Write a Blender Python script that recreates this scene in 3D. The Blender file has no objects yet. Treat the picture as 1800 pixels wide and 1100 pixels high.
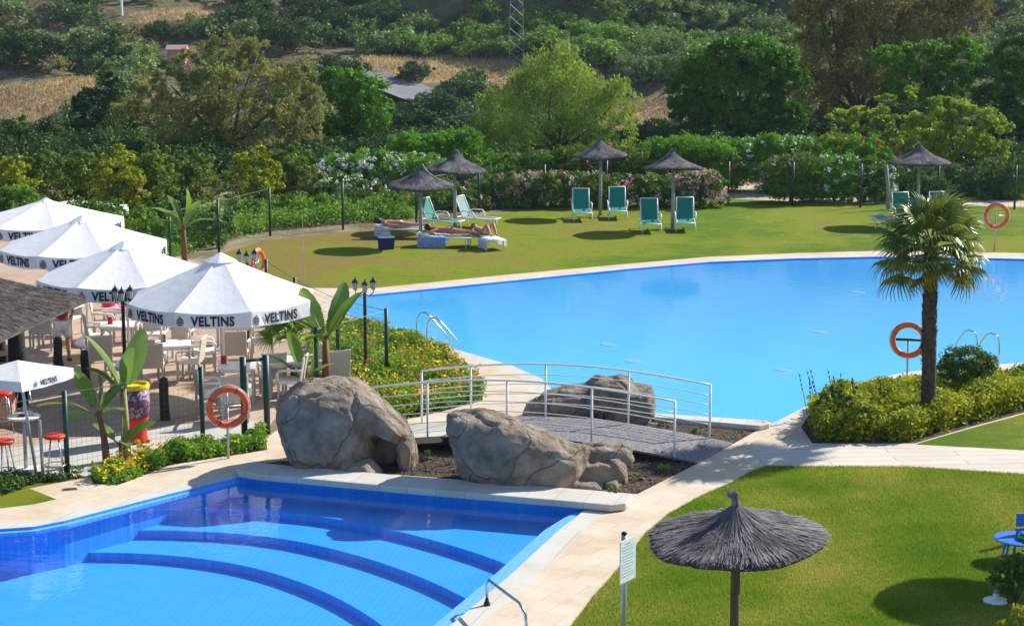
import bpy, bmesh, math, random
import numpy as np
from mathutils import Vector, Matrix, noise
from mathutils.geometry import delaunay_2d_cdt

S = bpy.context.scene
C = S.collection
PI = math.pi

# ------------------------------------------------------------------ camera
F = 3300.0; H = 8.4; PITCH = math.atan(590 / F)      # focal length in pixels of the 1800 px wide photograph
cd = bpy.data.cameras.new("camera"); cam = bpy.data.objects.new("camera", cd); C.objects.link(cam)
cd.sensor_width = 36; cd.lens = 36 * F / 1800; cd.clip_start = 0.5; cd.clip_end = 3000
cam.location = (0, 0, H); cam.rotation_euler = (PI / 2 - PITCH, 0, 0)
S.camera = cam
S.render.resolution_x = 1024; S.render.resolution_y = 625

# ------------------------------------------------------------------ light
SUN_AZ = math.radians(55); SUN_EL = math.radians(35)   # azimuth from +Y towards +X
w = bpy.data.worlds.new("World"); S.world = w; w.use_nodes = True
wn = w.node_tree; wn.nodes.clear()
sky = wn.nodes.new('ShaderNodeTexSky'); sky.sky_type = 'NISHITA'; sky.sun_disc = False
sky.sun_elevation = SUN_EL; sky.sun_rotation = SUN_AZ; sky.air_density = 1.0; sky.dust_density = 0.4; sky.ozone_density = 3.2
bg = wn.nodes.new('ShaderNodeBackground'); bg.inputs[1].default_value = 0.115
wo = wn.nodes.new('ShaderNodeOutputWorld')
wn.links.new(sky.outputs[0], bg.inputs[0]); wn.links.new(bg.outputs[0], wo.inputs[0])
sd = bpy.data.lights.new("sun", 'SUN'); sd.energy = 5.0; sd.angle = math.radians(0.55); sd.color = (1, 0.95, 0.86)
sun = bpy.data.objects.new("sun", sd); C.objects.link(sun)
dirv = Vector((math.sin(SUN_AZ) * math.cos(SUN_EL), math.cos(SUN_AZ) * math.cos(SUN_EL), math.sin(SUN_EL)))
sun.rotation_euler = dirv.to_track_quat('Z', 'Y').to_euler(); sun.location = (30, 30, 40)
S.view_settings.view_transform = 'Standard'; S.view_settings.look = 'None'
S.view_settings.exposure = 0.70; S.view_settings.gamma = 1.0
try:
    S.cycles.max_bounces = 8; S.cycles.transparent_max_bounces = 12
    S.cycles.caustics_reflective = False; S.cycles.caustics_refractive = False
except Exception: pass

# ------------------------------------------------------------------ measuring helpers (photo pixel -> place)
SP, CP = math.sin(PITCH), math.cos(PITCH)
def ray(px, py):
    u = (px - 900) / F; v = (550 - py) / F
    return u, CP + v * SP, -SP + v * CP
def G(px, py, z=0.0):
    a, b, c = ray(px, py); t = (z - H) / c
    return Vector((a * t, b * t, z))
def atY(px, py, Y):
    a, b, c = ray(px, py); t = Y / b
    return Vector((a * t, Y, H + c * t))
def sc(Y, z=0): return (Y * CP - (z - H) * SP) / F       # metres per photo pixel at this distance

# ------------------------------------------------------------------ terrain height
def sst(a, b, x):
    t = np.clip((x - a) / (b - a), 0, 1); return t * t * (3 - 2 * t)
def hgt(x, y):
    x = np.asarray(x, float); y = np.asarray(y, float)
    z = -5.0 * sst(97, 122, y)
    z = z + np.maximum(0, y - 127) * 0.165 + 0.00035 * np.maximum(0, y - 127) ** 2
    k = sst(122, 150, y)
    z = z + k * (1.0 * np.sin(x * 0.11 + 1.3) * np.cos(y * 0.07) + 0.6 * np.sin(x * 0.23 + y * 0.19))
    z = z + 4.5 * sst(170, 177, y + 3 * np.sin(x * 0.21)) * sst(-14, -8, x) * (1 - sst(26, 40, x))
    z = z + 0.06 * np.maximum(0, np.abs(x) - 60) * sst(60, 200, np.abs(x))
    return z
def hz(x, y): return float(hgt(x, y))
def RT(px, py):
    a, b, c = ray(px, py); t = 80.0
    for i in range(4000):
        x, y, z = a * t, b * t, H + c * t
        if z <= hz(x, y): break
        t += 0.15
    return Vector((x, y, z))

# ------------------------------------------------------------------ materials
def nt(name):
    m = bpy.data.materials.new(name); m.use_nodes = True
    n = m.node_tree; n.nodes.clear()
    return m, n, n.nodes, n.links
def nd(ns, t, **k):
    x = ns.new(t)
    for a, b in k.items():
        if a.startswith('i_'):
            key = a[2:].replace('_', ' ')
            x.inputs[key].default_value = b
        else: setattr(x, a, b)
    return x
def c4(c): return (c[0], c[1], c[2], 1)
def coords(ns, ls, world=False):
    if world:
        g = ns.new('ShaderNodeNewGeometry'); return g.outputs['Position']
    t = ns.new('ShaderNodeTexCoord'); return t.outputs['Object']
def ramp(ns, stops):
    r = ns.new('ShaderNodeValToRGB'); e = r.color_ramp.elements
    while len(e) < len(stops): e.new(0.5)
    for k, (p, c) in enumerate(stops): e[k].position = p; e[k].color = c4(c)
    return r
def mat(name, base, rough=0.6, var=0.12, scale=4.0, bump=0.0, bscale=30.0, metal=0.0, spec=0.4, world=False, transl=0.0, stretch=None, coat=0.0):
    m, n, ns, ls = nt(name)
    co = coords(ns, ls, world)
    if stretch:
        mp = ns.new('ShaderNodeMapping'); mp.inputs['Scale'].default_value = stretch; ls.new(co, mp.inputs[0]); co = mp.outputs[0]
    nz = nd(ns, 'ShaderNodeTexNoise', i_Scale=scale, i_Detail=6.0, i_Roughness=0.6); ls.new(co, nz.inputs['Vector'])
    r = ramp(ns, [(0.3, [v * (1 - var) for v in base]), (0.7, [min(1, v * (1 + var)) for v in base])]); ls.new(nz.outputs[0], r.inputs[0])
    p = nd(ns, 'ShaderNodeBsdfPrincipled', i_Roughness=rough, i_Metallic=metal)
    p.inputs['Specular IOR Level'].default_value = spec; p.inputs['Coat Weight'].default_value = coat
    ls.new(r.outputs[0], p.inputs['Base Color'])
    if bump:
        b2 = nd(ns, 'ShaderNodeTexNoise', i_Scale=bscale, i_Detail=8.0, i_Roughness=0.65); ls.new(co, b2.inputs['Vector'])
        bp = nd(ns, 'ShaderNodeBump', i_Strength=bump, i_Distance=0.02); ls.new(b2.outputs[0], bp.inputs['Height']); ls.new(bp.outputs[0], p.inputs['Normal'])
    o = ns.new('ShaderNodeOutputMaterial')
    if transl:
        t = ns.new('ShaderNodeBsdfTranslucent'); ls.new(r.outputs[0], t.inputs[0])
        mx = ns.new('ShaderNodeMixShader'); mx.inputs[0].default_value = transl
        ls.new(p.outputs[0], mx.inputs[1]); ls.new(t.outputs[0], mx.inputs[2]); ls.new(mx.outputs[0], o.inputs[0])
    else: ls.new(p.outputs[0], o.inputs[0])
    return m
def leafmat(name, a, b, c=None, transl=0.3, nscale=0.8, rough=0.55, spec=0.10):
    """leaf colour differs leaf by leaf and, softly, from branch to branch"""
    m, n, ns, ls = nt(name)
    g = ns.new('ShaderNodeNewGeometry')
    c = c or [(a[i] + b[i]) / 2 for i in range(3)]
    r = ramp(ns, [(0.0, a), (0.5, c), (1.0, b)])
    nz = nd(ns, 'ShaderNodeTexNoise', i_Scale=nscale, i_Detail=2.0); ls.new(g.outputs['Position'], nz.inputs['Vector'])
    mm = nd(ns, 'ShaderNodeMath', operation='MULTIPLY_ADD'); ls.new(nz.outputs[0], mm.inputs[0]); mm.inputs[1].default_value = 1.6; mm.inputs[2].default_value = -0.55
    m2 = nd(ns, 'ShaderNodeMath', operation='MULTIPLY_ADD'); ls.new(g.outputs['Random Per Island'], m2.inputs[0]); m2.inputs[1].default_value = 0.55; ls.new(mm.outputs[0], m2.inputs[2])
    ls.new(m2.outputs[0], r.inputs[0])
    p = nd(ns, 'ShaderNodeBsdfPrincipled', i_Roughness=rough); p.inputs['Specular IOR Level'].default_value = spec
    t = ns.new('ShaderNodeBsdfTranslucent'); mx = ns.new('ShaderNodeMixShader'); mx.inputs[0].default_value = transl
    ls.new(r.outputs[0], p.inputs['Base Color']); ls.new(r.outputs[0], t.inputs[0])
    ls.new(p.outputs[0], mx.inputs[1]); ls.new(t.outputs[0], mx.inputs[2])
    o = ns.new('ShaderNodeOutputMaterial'); ls.new(mx.outputs[0], o.inputs[0])
    return m
def grassmat(name, green, yellow, brown, bstart=0.62):
    m, n, ns, ls = nt(name)
    g = ns.new('ShaderNodeNewGeometry'); co = g.outputs['Position']
    n1 = nd(ns, 'ShaderNodeTexNoise', i_Scale=0.22, i_Detail=4.0, i_Roughness=0.55); ls.new(co, n1.inputs['Vector'])
    mp = ns.new('ShaderNodeMapping'); mp.inputs['Scale'].default_value = (1, 1.6, 1); ls.new(co, mp.inputs[0])
    n2 = nd(ns, 'ShaderNodeTexNoise', i_Scale=1.1, i_Detail=9.0, i_Roughness=0.78); ls.new(mp.outputs[0], n2.inputs['Vector'])
    n3 = nd(ns, 'ShaderNodeTexNoise', i_Scale=45.0, i_Detail=4.0, i_Roughness=0.8); ls.new(co, n3.inputs['Vector'])
    a = nd(ns, 'ShaderNodeMath', operation='MULTIPLY_ADD'); ls.new(n2.outputs[0], a.inputs[0]); a.inputs[1].default_value = 0.8; ls.new(n1.outputs[0], a.inputs[2])
    b = nd(ns, 'ShaderNodeMath', operation='MULTIPLY_ADD'); ls.new(n3.outputs[0], b.inputs[0]); b.inputs[1].default_value = 0.35; ls.new(a.outputs[0], b.inputs[2])
    # drier turf towards the terrace corner of the lawn (a real worn patch)
    r = ramp(ns, [(0.78 - 0.0, green), (0.98, yellow), (1.22 if False else 1.0, brown)])
    e = r.color_ramp.elements
    sc_ = nd(ns, 'ShaderNodeMapRange'); ls.new(b.outputs[0], sc_.inputs['Value'])
    sc_.inputs['From Min'].default_value = 0.78; sc_.inputs['From Max'].default_value = 1.50
    e[0].position = 0.25; e[1].position = 0.55; e[2].position = bstart + 0.2
    dx = nd(ns, 'ShaderNodeSeparateXYZ'); ls.new(co, dx.inputs[0])
    mr = nd(ns, 'ShaderNodeMapRange'); ls.new(dx.outputs[0], mr.inputs['Value'])
    mr.inputs['From Min'].default_value = 6; mr.inputs['From Max'].default_value = -4; mr.inputs['To Min'].default_value = 0; mr.inputs['To Max'].default_value = 0.27
    my = nd(ns, 'ShaderNodeMapRange'); ls.new(dx.outputs[1], my.inputs['Value'])
    my.inputs['From Min'].default_value = 40; my.inputs['From Max'].default_value = 50
    mu = nd(ns, 'ShaderNodeMath', operation='MULTIPLY'); ls.new(mr.outputs[0], mu.inputs[0]); ls.new(my.outputs[0], mu.inputs[1])
    ad = nd(ns, 'ShaderNodeMath', operation='ADD'); ls.new(sc_.outputs[0], ad.inputs[0]); ls.new(mu.outputs[0], ad.inputs[1])
    ls.new(ad.outputs[0], r.inputs[0])
    p = nd(ns, 'ShaderNodeBsdfPrincipled', i_Roughness=0.85); p.inputs['Specular IOR Level'].default_value = 0.1
    ls.new(r.outputs[0], p.inputs['Base Color'])
    bp = nd(ns, 'ShaderNodeBump', i_Strength=0.9, i_Distance=0.05); ls.new(n3.outputs[0], bp.inputs['Height']); ls.new(bp.outputs[0], p.inputs['Normal'])
    o = ns.new('ShaderNodeOutputMaterial'); ls.new(p.outputs[0], o.inputs[0])
    return m
def slabmat(name, a, b, joint, bw, bh, rot=0.0, jw=0.012, rough=0.75, offset=0.5, blotch=0.5):
    m, n, ns, ls = nt(name)
    g = ns.new('ShaderNodeNewGeometry')
    mp = ns.new('ShaderNodeMapping'); mp.inputs['Rotation'].default_value = (0, 0, rot); ls.new(g.outputs['Position'], mp.inputs[0])
    br = ns.new('ShaderNodeTexBrick'); ls.new(mp.outputs[0], br.inputs['Vector'])
    br.inputs['Scale'].default_value = 1; br.inputs['Brick Width'].default_value = bw; br.inputs['Row Height'].default_value = bh
    br.inputs['Mortar Size'].default_value = jw; br.inputs['Mortar Smooth'].default_value = 0.3; br.offset = offset
    br.inputs['Color1'].default_value = c4(a); br.inputs['Color2'].default_value = c4(b); br.inputs['Mortar'].default_value = c4(joint)
    n1 = nd(ns, 'ShaderNodeTexNoise', i_Scale=0.9, i_Detail=7.0, i_Roughness=0.65); ls.new(g.outputs['Position'], n1.inputs['Vector'])
    r = ramp(ns, [(0.32, (0.80, 0.70, 0.55)), (0.56, (1.0, 1.0, 1.0))]); ls.new(n1.outputs[0], r.inputs[0])
    mx = nd(ns, 'ShaderNodeMixRGB', blend_type='MULTIPLY'); mx.inputs[0].default_value = blotch
    ls.new(br.outputs[0], mx.inputs[1]); ls.new(r.outputs[0], mx.inputs[2])
    p = nd(ns, 'ShaderNodeBsdfPrincipled', i_Roughness=rough); p.inputs['Specular IOR Level'].default_value = 0.25
    ls.new(mx.outputs[0], p.inputs['Base Color'])
    n2 = nd(ns, 'ShaderNodeTexNoise', i_Scale=25.0, i_Detail=6.0); ls.new(g.outputs['Position'], n2.inputs['Vector'])
    bp = nd(ns, 'ShaderNodeBump', i_Strength=0.25, i_Distance=0.01); ls.new(n2.outputs[0], bp.inputs['Height']); ls.new(bp.outputs[0], p.inputs['Normal'])
    o = ns.new('ShaderNodeOutputMaterial'); ls.new(p.outputs[0], o.inputs[0])
    return m
def watermat(name, tint, wave=0.035, ws=2.2):
    m, n, ns, ls = nt(name)
    g = ns.new('ShaderNodeNewGeometry')
    mp = ns.new('ShaderNodeMapping'); mp.inputs['Scale'].default_value = (1, 1.7, 1); ls.new(g.outputs['Position'], mp.inputs[0])
    nz = nd(ns, 'ShaderNodeTexNoise', i_Scale=ws, i_Detail=4.0, i_Roughness=0.6); ls.new(mp.outputs[0], nz.inputs['Vector'])
    bp = nd(ns, 'ShaderNodeBump', i_Strength=wave, i_Distance=0.25); ls.new(nz.outputs[0], bp.inputs['Height'])
    gl = nd(ns, 'ShaderNodeBsdfGlossy', i_Roughness=0.02); ls.new(bp.outputs[0], gl.inputs['Normal'])
    tr = ns.new('ShaderNodeBsdfTransparent'); tr.inputs[0].default_value = c4(tint)
    # Schlick reflectance, the same from above and below the surface
    dt = nd(ns, 'ShaderNodeVectorMath', operation='DOT_PRODUCT'); ls.new(g.outputs['Incoming'], dt.inputs[0]); ls.new(bp.outputs[0], dt.inputs[1])
    ab = nd(ns, 'ShaderNodeMath', operation='ABSOLUTE'); ls.new(dt.outputs['Value'], ab.inputs[0])
    om = nd(ns, 'ShaderNodeMath', operation='SUBTRACT'); om.inputs[0].default_value = 1; ls.new(ab.outputs[0], om.inputs[1])
    pw = nd(ns, 'ShaderNodeMath', operation='POWER'); ls.new(om.outputs[0], pw.inputs[0]); pw.inputs[1].default_value = 5
    fr = nd(ns, 'ShaderNodeMath', operation='MULTIPLY_ADD', use_clamp=True); ls.new(pw.outputs[0], fr.inputs[0]); fr.inputs[1].default_value = 0.98; fr.inputs[2].default_value = 0.02
    mx = ns.new('ShaderNodeMixShader'); ls.new(fr.outputs[0], mx.inputs[0]); ls.new(tr.outputs[0], mx.inputs[1]); ls.new(gl.outputs[0], mx.inputs[2])
    o = ns.new('ShaderNodeOutputMaterial'); ls.new(mx.outputs[0], o.inputs[0])
    return m
def rockmat():
    m, n, ns, ls = nt('boulder stone')
    t = ns.new('ShaderNodeTexCoord'); co = t.outputs['Object']
    n0 = nd(ns, 'ShaderNodeTexNoise', i_Scale=1.3, i_Detail=3.0); ls.new(co, n0.inputs['Vector'])
    vm = nd(ns, 'ShaderNodeVectorMath', operation='MULTIPLY_ADD'); ls.new(n0.outputs[1], vm.inputs[0]); vm.inputs[1].default_value = (0.7, 0.7, 0.7); ls.new(co, vm.inputs[2])
    v = nd(ns, 'ShaderNodeTexVoronoi', feature='DISTANCE_TO_EDGE', i_Scale=0.75); ls.new(vm.outputs[0], v.inputs['Vector'])
    cr = ramp(ns, [(0.0, (.62, .62, .62)), (0.014, (1, 1, 1))]); ls.new(v.outputs['Distance'], cr.inputs[0])
    n1 = nd(ns, 'ShaderNodeTexNoise', i_Scale=2.2, i_Detail=9.0, i_Roughness=0.68); ls.new(co, n1.inputs['Vector'])
    r = ramp(ns, [(0.28, (0.11, 0.088, 0.068)), (0.5, (0.275, 0.22, 0.17)), (0.72, (0.45, 0.37, 0.285))]); ls.new(n1.outputs[0], r.inputs[0])
    mx = nd(ns, 'ShaderNodeMixRGB', blend_type='MIX'); ls.new(cr.outputs[0], mx.inputs[0]); mx.inputs[1].default_value = (0.05, 0.042, 0.037, 1); ls.new(r.outputs[0], mx.inputs[2])
    p = nd(ns, 'ShaderNodeBsdfPrincipled', i_Roughness=0.9); p.inputs['Specular IOR Level'].default_value = 0.2
    ls.new(mx.outputs[0], p.inputs['Base Color'])
    n2 = nd(ns, 'ShaderNodeTexNoise', i_Scale=7.0, i_Detail=9.0, i_Roughness=0.7); ls.new(co, n2.inputs['Vector'])
    ad = nd(ns, 'ShaderNodeMath', operation='MULTIPLY_ADD'); ls.new(cr.outputs[0], ad.inputs[0]); ad.inputs[1].default_value = 0.9; ls.new(n2.outputs[0], ad.inputs[2])
    bp = nd(ns, 'ShaderNodeBump', i_Strength=1.0, i_Distance=0.09); ls.new(ad.outputs[0], bp.inputs['Height']); ls.new(bp.outputs[0], p.inputs['Normal'])
    o = ns.new('ShaderNodeOutputMaterial'); ls.new(p.outputs[0], o.inputs[0])
    return m
def terrainmat():
    m, n, ns, ls = nt('hillside soil')
    g = ns.new('ShaderNodeNewGeometry'); co = g.outputs['Position']
    at = ns.new('ShaderNodeAttribute'); at.attribute_name = 'dry'
    n1 = nd(ns, 'ShaderNodeTexNoise', i_Scale=0.35, i_Detail=8.0, i_Roughness=0.7); ls.new(co, n1.inputs['Vector'])
    dark = ramp(ns, [(0.35, (0.05, 0.055, 0.028)), (0.52, (0.12, 0.105, 0.06)), (0.72, (0.26, 0.20, 0.125))]); ls.new(n1.outputs[0], dark.inputs[0])
    dry = ramp(ns, [(0.3, (0.20, 0.15, 0.075)), (0.5, (0.40, 0.29, 0.15)), (0.7, (0.52, 0.38, 0.21))]); ls.new(n1.outputs[0], dry.inputs[0])
    mx = nd(ns, 'ShaderNodeMixRGB'); ls.new(at.outputs['Fac'], mx.inputs[0]); ls.new(dark.outputs[0], mx.inputs[1]); ls.new(dry.outputs[0], mx.inputs[2])
    p = nd(ns, 'ShaderNodeBsdfPrincipled', i_Roughness=0.95); p.inputs['Specular IOR Level'].default_value = 0.05
    ls.new(mx.outputs[0], p.inputs['Base Color'])
    n3 = nd(ns, 'ShaderNodeTexNoise', i_Scale=1.2, i_Detail=6.0); ls.new(co, n3.inputs['Vector'])
    bp = nd(ns, 'ShaderNodeBump', i_Strength=0.6, i_Distance=0.4); ls.new(n3.outputs[0], bp.inputs['Height']); ls.new(bp.outputs[0], p.inputs['Normal'])
    o = ns.new('ShaderNodeOutputMaterial'); ls.new(p.outputs[0], o.inputs[0])
    return m
def patternmat(name, cols, scale):
    m, n, ns, ls = nt(name)
    co = coords(ns, ls)
    v = nd(ns, 'ShaderNodeTexVoronoi', i_Scale=scale); ls.new(co, v.inputs['Vector'])
    sx = ns.new('ShaderNodeSeparateXYZ'); ls.new(v.outputs['Color'], sx.inputs[0])
    r = ramp(ns, [(0.0, cols[0]), (0.4, cols[1]), (0.75, cols[2])]); r.color_ramp.interpolation = 'CONSTANT'; ls.new(sx.outputs[0], r.inputs[0])
    p = nd(ns, 'ShaderNodeBsdfPrincipled', i_Roughness=0.6); ls.new(r.outputs[0], p.inputs['Base Color'])
    o = ns.new('ShaderNodeOutputMaterial'); ls.new(p.outputs[0], o.inputs[0])
    return m

M = {}
M['grass'] = grassmat('lawn turf', (0.095, 0.175, 0.008), (0.205, 0.245, 0.014), (0.235, 0.180, 0.045))
M['soil'] = mat('dark bed soil', (0.085, 0.062, 0.045), 0.95, 0.45, 5, 0.9, 18, world=True, spec=0.1)
M['earth'] = mat('dry earth', (0.20, 0.16, 0.10), 0.95, 0.6, 0.6, 0.7, 6, world=True, spec=0.1)
M['sand'] = mat('pale trodden earth', (0.50, 0.40, 0.30), 0.95, 0.3, 1.2, 0.5, 6, world=True, spec=0.1)
M['trav'] = slabmat('travertine slabs', (0.616, 0.513, 0.392), (0.560, 0.466, 0.359), (0.410, 0.336, 0.261), 0.62, 0.42, 0.5, 0.005, blotch=0.8)
M['pathm'] = slabmat('pale path boards', (0.588, 0.536, 0.458), (0.553, 0.501, 0.432), (0.346, 0.311, 0.268), 2.4, 0.30, -0.05, 0.012)
M['coping'] = slabmat('pool coping stone', (0.547, 0.521, 0.467), (0.511, 0.485, 0.441), (0.371, 0.353, 0.317), 0.5, 3.0, 0.3, 0.008)
M['terrace'] = slabmat('terracotta paving', (0.475, 0.347, 0.259), (0.418, 0.299, 0.226), (0.323, 0.263, 0.209), 0.4, 0.4, 0.1, 0.014, offset=0.0)
M['concrete'] = slabmat('pale terrace slabs', (0.510, 0.493, 0.451), (0.476, 0.459, 0.425), (0.357, 0.340, 0.315), 0.8, 0.4, 0.15, 0.01)
M['tile'] = slabmat('blue mosaic tiles', (0.032, 0.365, 0.93), (0.028, 0.34, 0.89), (0.065, 0.405, 0.92), 0.10, 0.10, 0.2, 0.008, rough=0.5, blotch=0.15, offset=0)
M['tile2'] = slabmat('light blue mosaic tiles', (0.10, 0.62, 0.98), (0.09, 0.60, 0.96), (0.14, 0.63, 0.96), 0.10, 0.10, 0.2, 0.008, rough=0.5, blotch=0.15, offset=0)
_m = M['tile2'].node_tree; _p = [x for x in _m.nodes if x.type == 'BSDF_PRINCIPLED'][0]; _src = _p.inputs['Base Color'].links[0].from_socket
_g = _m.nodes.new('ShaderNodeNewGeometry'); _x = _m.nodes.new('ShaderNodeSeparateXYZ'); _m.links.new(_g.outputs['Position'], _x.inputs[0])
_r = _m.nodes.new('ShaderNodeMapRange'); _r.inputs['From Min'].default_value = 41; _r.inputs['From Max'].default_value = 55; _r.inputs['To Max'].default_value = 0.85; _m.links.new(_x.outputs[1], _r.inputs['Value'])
_q = _m.nodes.new('ShaderNodeMixRGB'); _m.links.new(_r.outputs[0], _q.inputs[0]); _m.links.new(_src, _q.inputs[1]); _q.inputs[2].default_value = (0.05, 0.39, 0.95, 1); _m.links.new(_q.outputs[0], _p.inputs['Base Color'])  # light lost in deep water painted as darker tile colour towards the far side
M['tilelt'] = slabmat('pale blue edge tiles', (0.13, 0.40, 0.85), (0.12, 0.38, 0.82), (0.2, 0.45, 0.85), 0.10, 0.10, 0.2, 0.008, rough=0.4, blotch=0.1, offset=0)
M['water'] = watermat('pool water', (0.93, 0.98, 1.0), 0.03, 2.0)
M['water2'] = watermat('large pool water', (0.93, 0.98, 1.0), 0.013, 1.6)
M['terrain'] = terrainmat()
M['rock'] = rockmat()
M['road'] = mat('worn asphalt', (0.17, 0.17, 0.17), 0.9, 0.2, 0.6, world=True)
M['white'] = mat('white painted steel', (0.88, 0.87, 0.85), 0.4, 0.05, 3)
M['canvas'] = mat('white parasol canvas', (0.90, 0.90, 0.90), 0.85, 0.05, 1.3, 0.9, 2.2, transl=0.22)
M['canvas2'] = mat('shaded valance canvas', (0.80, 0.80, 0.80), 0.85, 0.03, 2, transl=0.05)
M['ink'] = mat('dark blue lettering', (0.02, 0.022, 0.05), 0.7, 0.1)
M['ink2'] = mat('grey emblem print', (0.13, 0.10, 0.12), 0.7, 0.2)
M['steel'] = mat('brushed steel', (0.55, 0.56, 0.58), 0.22, 0.05, 20, metal=1.0)
M['alu'] = mat('grey aluminium pole', (0.42, 0.45, 0.48), 0.4, 0.08, 8, metal=0.5)
M['green'] = mat('dark green fence paint', (0.006, 0.045, 0.035), 0.45, 0.25, 6)
M['wire'] = mat('green fence wire', (0.02, 0.07, 0.05), 0.5, 0.2, 6)
M['orange'] = mat('orange life ring plastic', (0.80, 0.125, 0.035), 0.45, 0.06, 6)
M['black'] = mat('black iron', (0.012, 0.012, 0.014), 0.5, 0.2, 10)
M['glass'] = mat('frosted lantern glass', (0.55, 0.60, 0.62), 0.25, 0.05, 4, transl=0.3)
M['wicker'] = mat('white resin wicker', (0.74, 0.71, 0.67), 0.6, 0.08, 60, 0.5, 80)
M['wickerb'] = mat('beige wicker back', (0.56, 0.47, 0.40), 0.65, 0.10, 60, 0.5, 80)
M['whitep'] = mat('white plastic', (0.80, 0.79, 0.77), 0.35, 0.03, 3)
M['alleg'] = mat('grey chair legs', (0.45, 0.42, 0.39), 0.45, 0.1, 8)
M['teal'] = mat('green sling fabric', (0.008, 0.238, 0.180), 0.7, 0.10, 20, transl=0.10)
M['tealg'] = mat('grey green sling fabric', (0.22, 0.36, 0.36), 0.7, 0.10, 20, transl=0.15)
M['towel'] = mat('blue and white towel', (0.42, 0.54, 0.82), 0.9, 0.25, 9, 0.5, 30)
M['towelr'] = mat('red towel', (0.42, 0.03, 0.05), 0.9, 0.25, 9, 0.5, 30)
M['towelw'] = mat('white towel', (0.72, 0.74, 0.80), 0.9, 0.15, 9, 0.5, 30)
M['navy'] = mat('navy cloth', (0.02, 0.03, 0.10), 0.9, 0.25, 9)
M['skin'] = mat('tanned skin', (0.50, 0.225, 0.14), 0.55, 0.12, 9, spec=0.35)
M['skin2'] = mat('reddened skin', (0.46, 0.17, 0.11), 0.55, 0.12, 9, spec=0.35)
M['hair'] = mat('dark hair', (0.025, 0.016, 0.012), 0.6, 0.3, 30)
M['shirt'] = mat('red shirt', (0.42, 0.015, 0.03), 0.85, 0.1, 8)
M['short'] = mat('white shorts', (0.70, 0.68, 0.68), 0.85, 0.06, 8)
M['swim'] = mat('dark swimwear', (0.015, 0.03, 0.045), 0.8, 0.2, 8)
M['swimw'] = mat('white swimwear', (0.68, 0.68, 0.66), 0.8, 0.1, 8)
M['red'] = mat('red plastic', (0.62, 0.025, 0.012), 0.4, 0.08, 5)
M['redst'] = mat('red stool vinyl', (0.60, 0.04, 0.015), 0.4, 0.08, 5)
M['yellow'] = mat('yellow plastic', (0.74, 0.56, 0.01), 0.45, 0.08, 5)
M['floral'] = patternmat('purple pattern wrap', [(0.098, 0.021, 0.084), (0.385, 0.280, 0.385), (0.224, 0.035, 0.091)], 22)
M['thatch'] = mat('grey dry thatch', (0.188, 0.175, 0.188), 0.9, 0.6, 7, stretch=(1, 1, 1))
M['strawm'] = leafmat('grey straw strands', (0.06, 0.056, 0.06), (0.36, 0.345, 0.34), (0.16, 0.152, 0.157), 0.04, 3.0, .8)
M['lens'] = mat('pale blue lamp glass', (0.306, 0.629, 0.790), 0.4, 0.03)
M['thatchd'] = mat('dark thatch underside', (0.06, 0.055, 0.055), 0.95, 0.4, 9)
M['roofth'] = mat('hut thatch', (0.090, 0.079, 0.071), 0.95, 0.6, 3, 1.0, 14, stretch=(1, 1, 4))
M['post'] = mat('weathered post', (0.10, 0.085, 0.045), 0.85, 0.45, 12, 0.6, 30, stretch=(3, 3, .5))
M['postg'] = mat('grey bleached post', (0.30, 0.29, 0.27), 0.85, 0.3, 12, 0.5, 30, stretch=(3, 3, .5))
M['stump'] = mat('charred timber', (0.028, 0.022, 0.02), 0.9, 0.5, 10, 0.9, 20)
M['plank'] = mat('grey deck planks', (0.180, 0.176, 0.185), 0.8, 0.3, 3, 0.5, 20, stretch=(8, .8, 1))
M['bark'] = mat('tree bark', (0.10, 0.068, 0.042), 0.95, 0.4, 6, 0.9, 10, stretch=(2, 2, .5))
M['palmtr'] = mat('palm fibre', (0.075, 0.055, 0.042), 0.95, 0.5, 14, 1.0, 30)
M['barkl'] = mat('pale smooth bark', (0.30, 0.23, 0.15), 0.9, 0.3, 6, 0.4, 10)
M['banst'] = mat('banana stem', (0.30, 0.26, 0.10), 0.7, 0.35, 6, 0.3, 10, stretch=(3, 3, .5))
M['banstr'] = mat('brown banana stem', (0.17, 0.075, 0.035), 0.8, 0.4, 6, 0.3, 10, stretch=(3, 3, .5))
M['banana'] = leafmat('banana leaf', (0.053, 0.155, 0.035), (0.240, 0.365, 0.072), transl=0.35, nscale=1.5, rough=0.35, spec=0.4)
M['bananay'] = leafmat('yellow green banana leaf', (0.10, 0.21, 0.02), (0.32, 0.40, 0.04), transl=0.4, nscale=1.5, rough=0.4)
M['fan'] = leafmat('fan palm leaf', (0.040, 0.097, 0.014), (0.288, 0.336, 0.050), transl=0.22, nscale=0.9, rough=0.35, spec=0.5)
M['fany'] = leafmat('yellowed fan palm leaf', (0.16, 0.17, 0.02), (0.42, 0.27, 0.03), transl=0.25, nscale=1.2)
M['cover'] = leafmat('yellow green ground cover', (0.079, 0.162, 0.013), (0.550, 0.534, 0.032), transl=0.3, nscale=1.3)
M['coverg'] = leafmat('green ground cover', (0.064, 0.181, 0.021), (0.310, 0.486, 0.051), transl=0.3, nscale=1.0)
M['bushd'] = leafmat('dark shrub leaf', (0.028, 0.083, 0.017), (0.152, 0.235, 0.055), transl=0.25, nscale=2.0)
M['flo'] = leafmat('orange blossom', (0.55, 0.16, 0.01), (0.75, 0.42, 0.02), transl=0.2)
M['fly'] = leafmat('yellow blossom', (0.60, 0.42, 0.01), (0.80, 0.62, 0.03), transl=0.2)
M['flr'] = leafmat('red blossom', (0.45, 0.03, 0.02), (0.65, 0.14, 0.04), transl=0.2)
M['flp'] = leafmat('pink blossom', (0.60, 0.28, 0.32), (0.78, 0.55, 0.52), transl=0.25)
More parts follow.
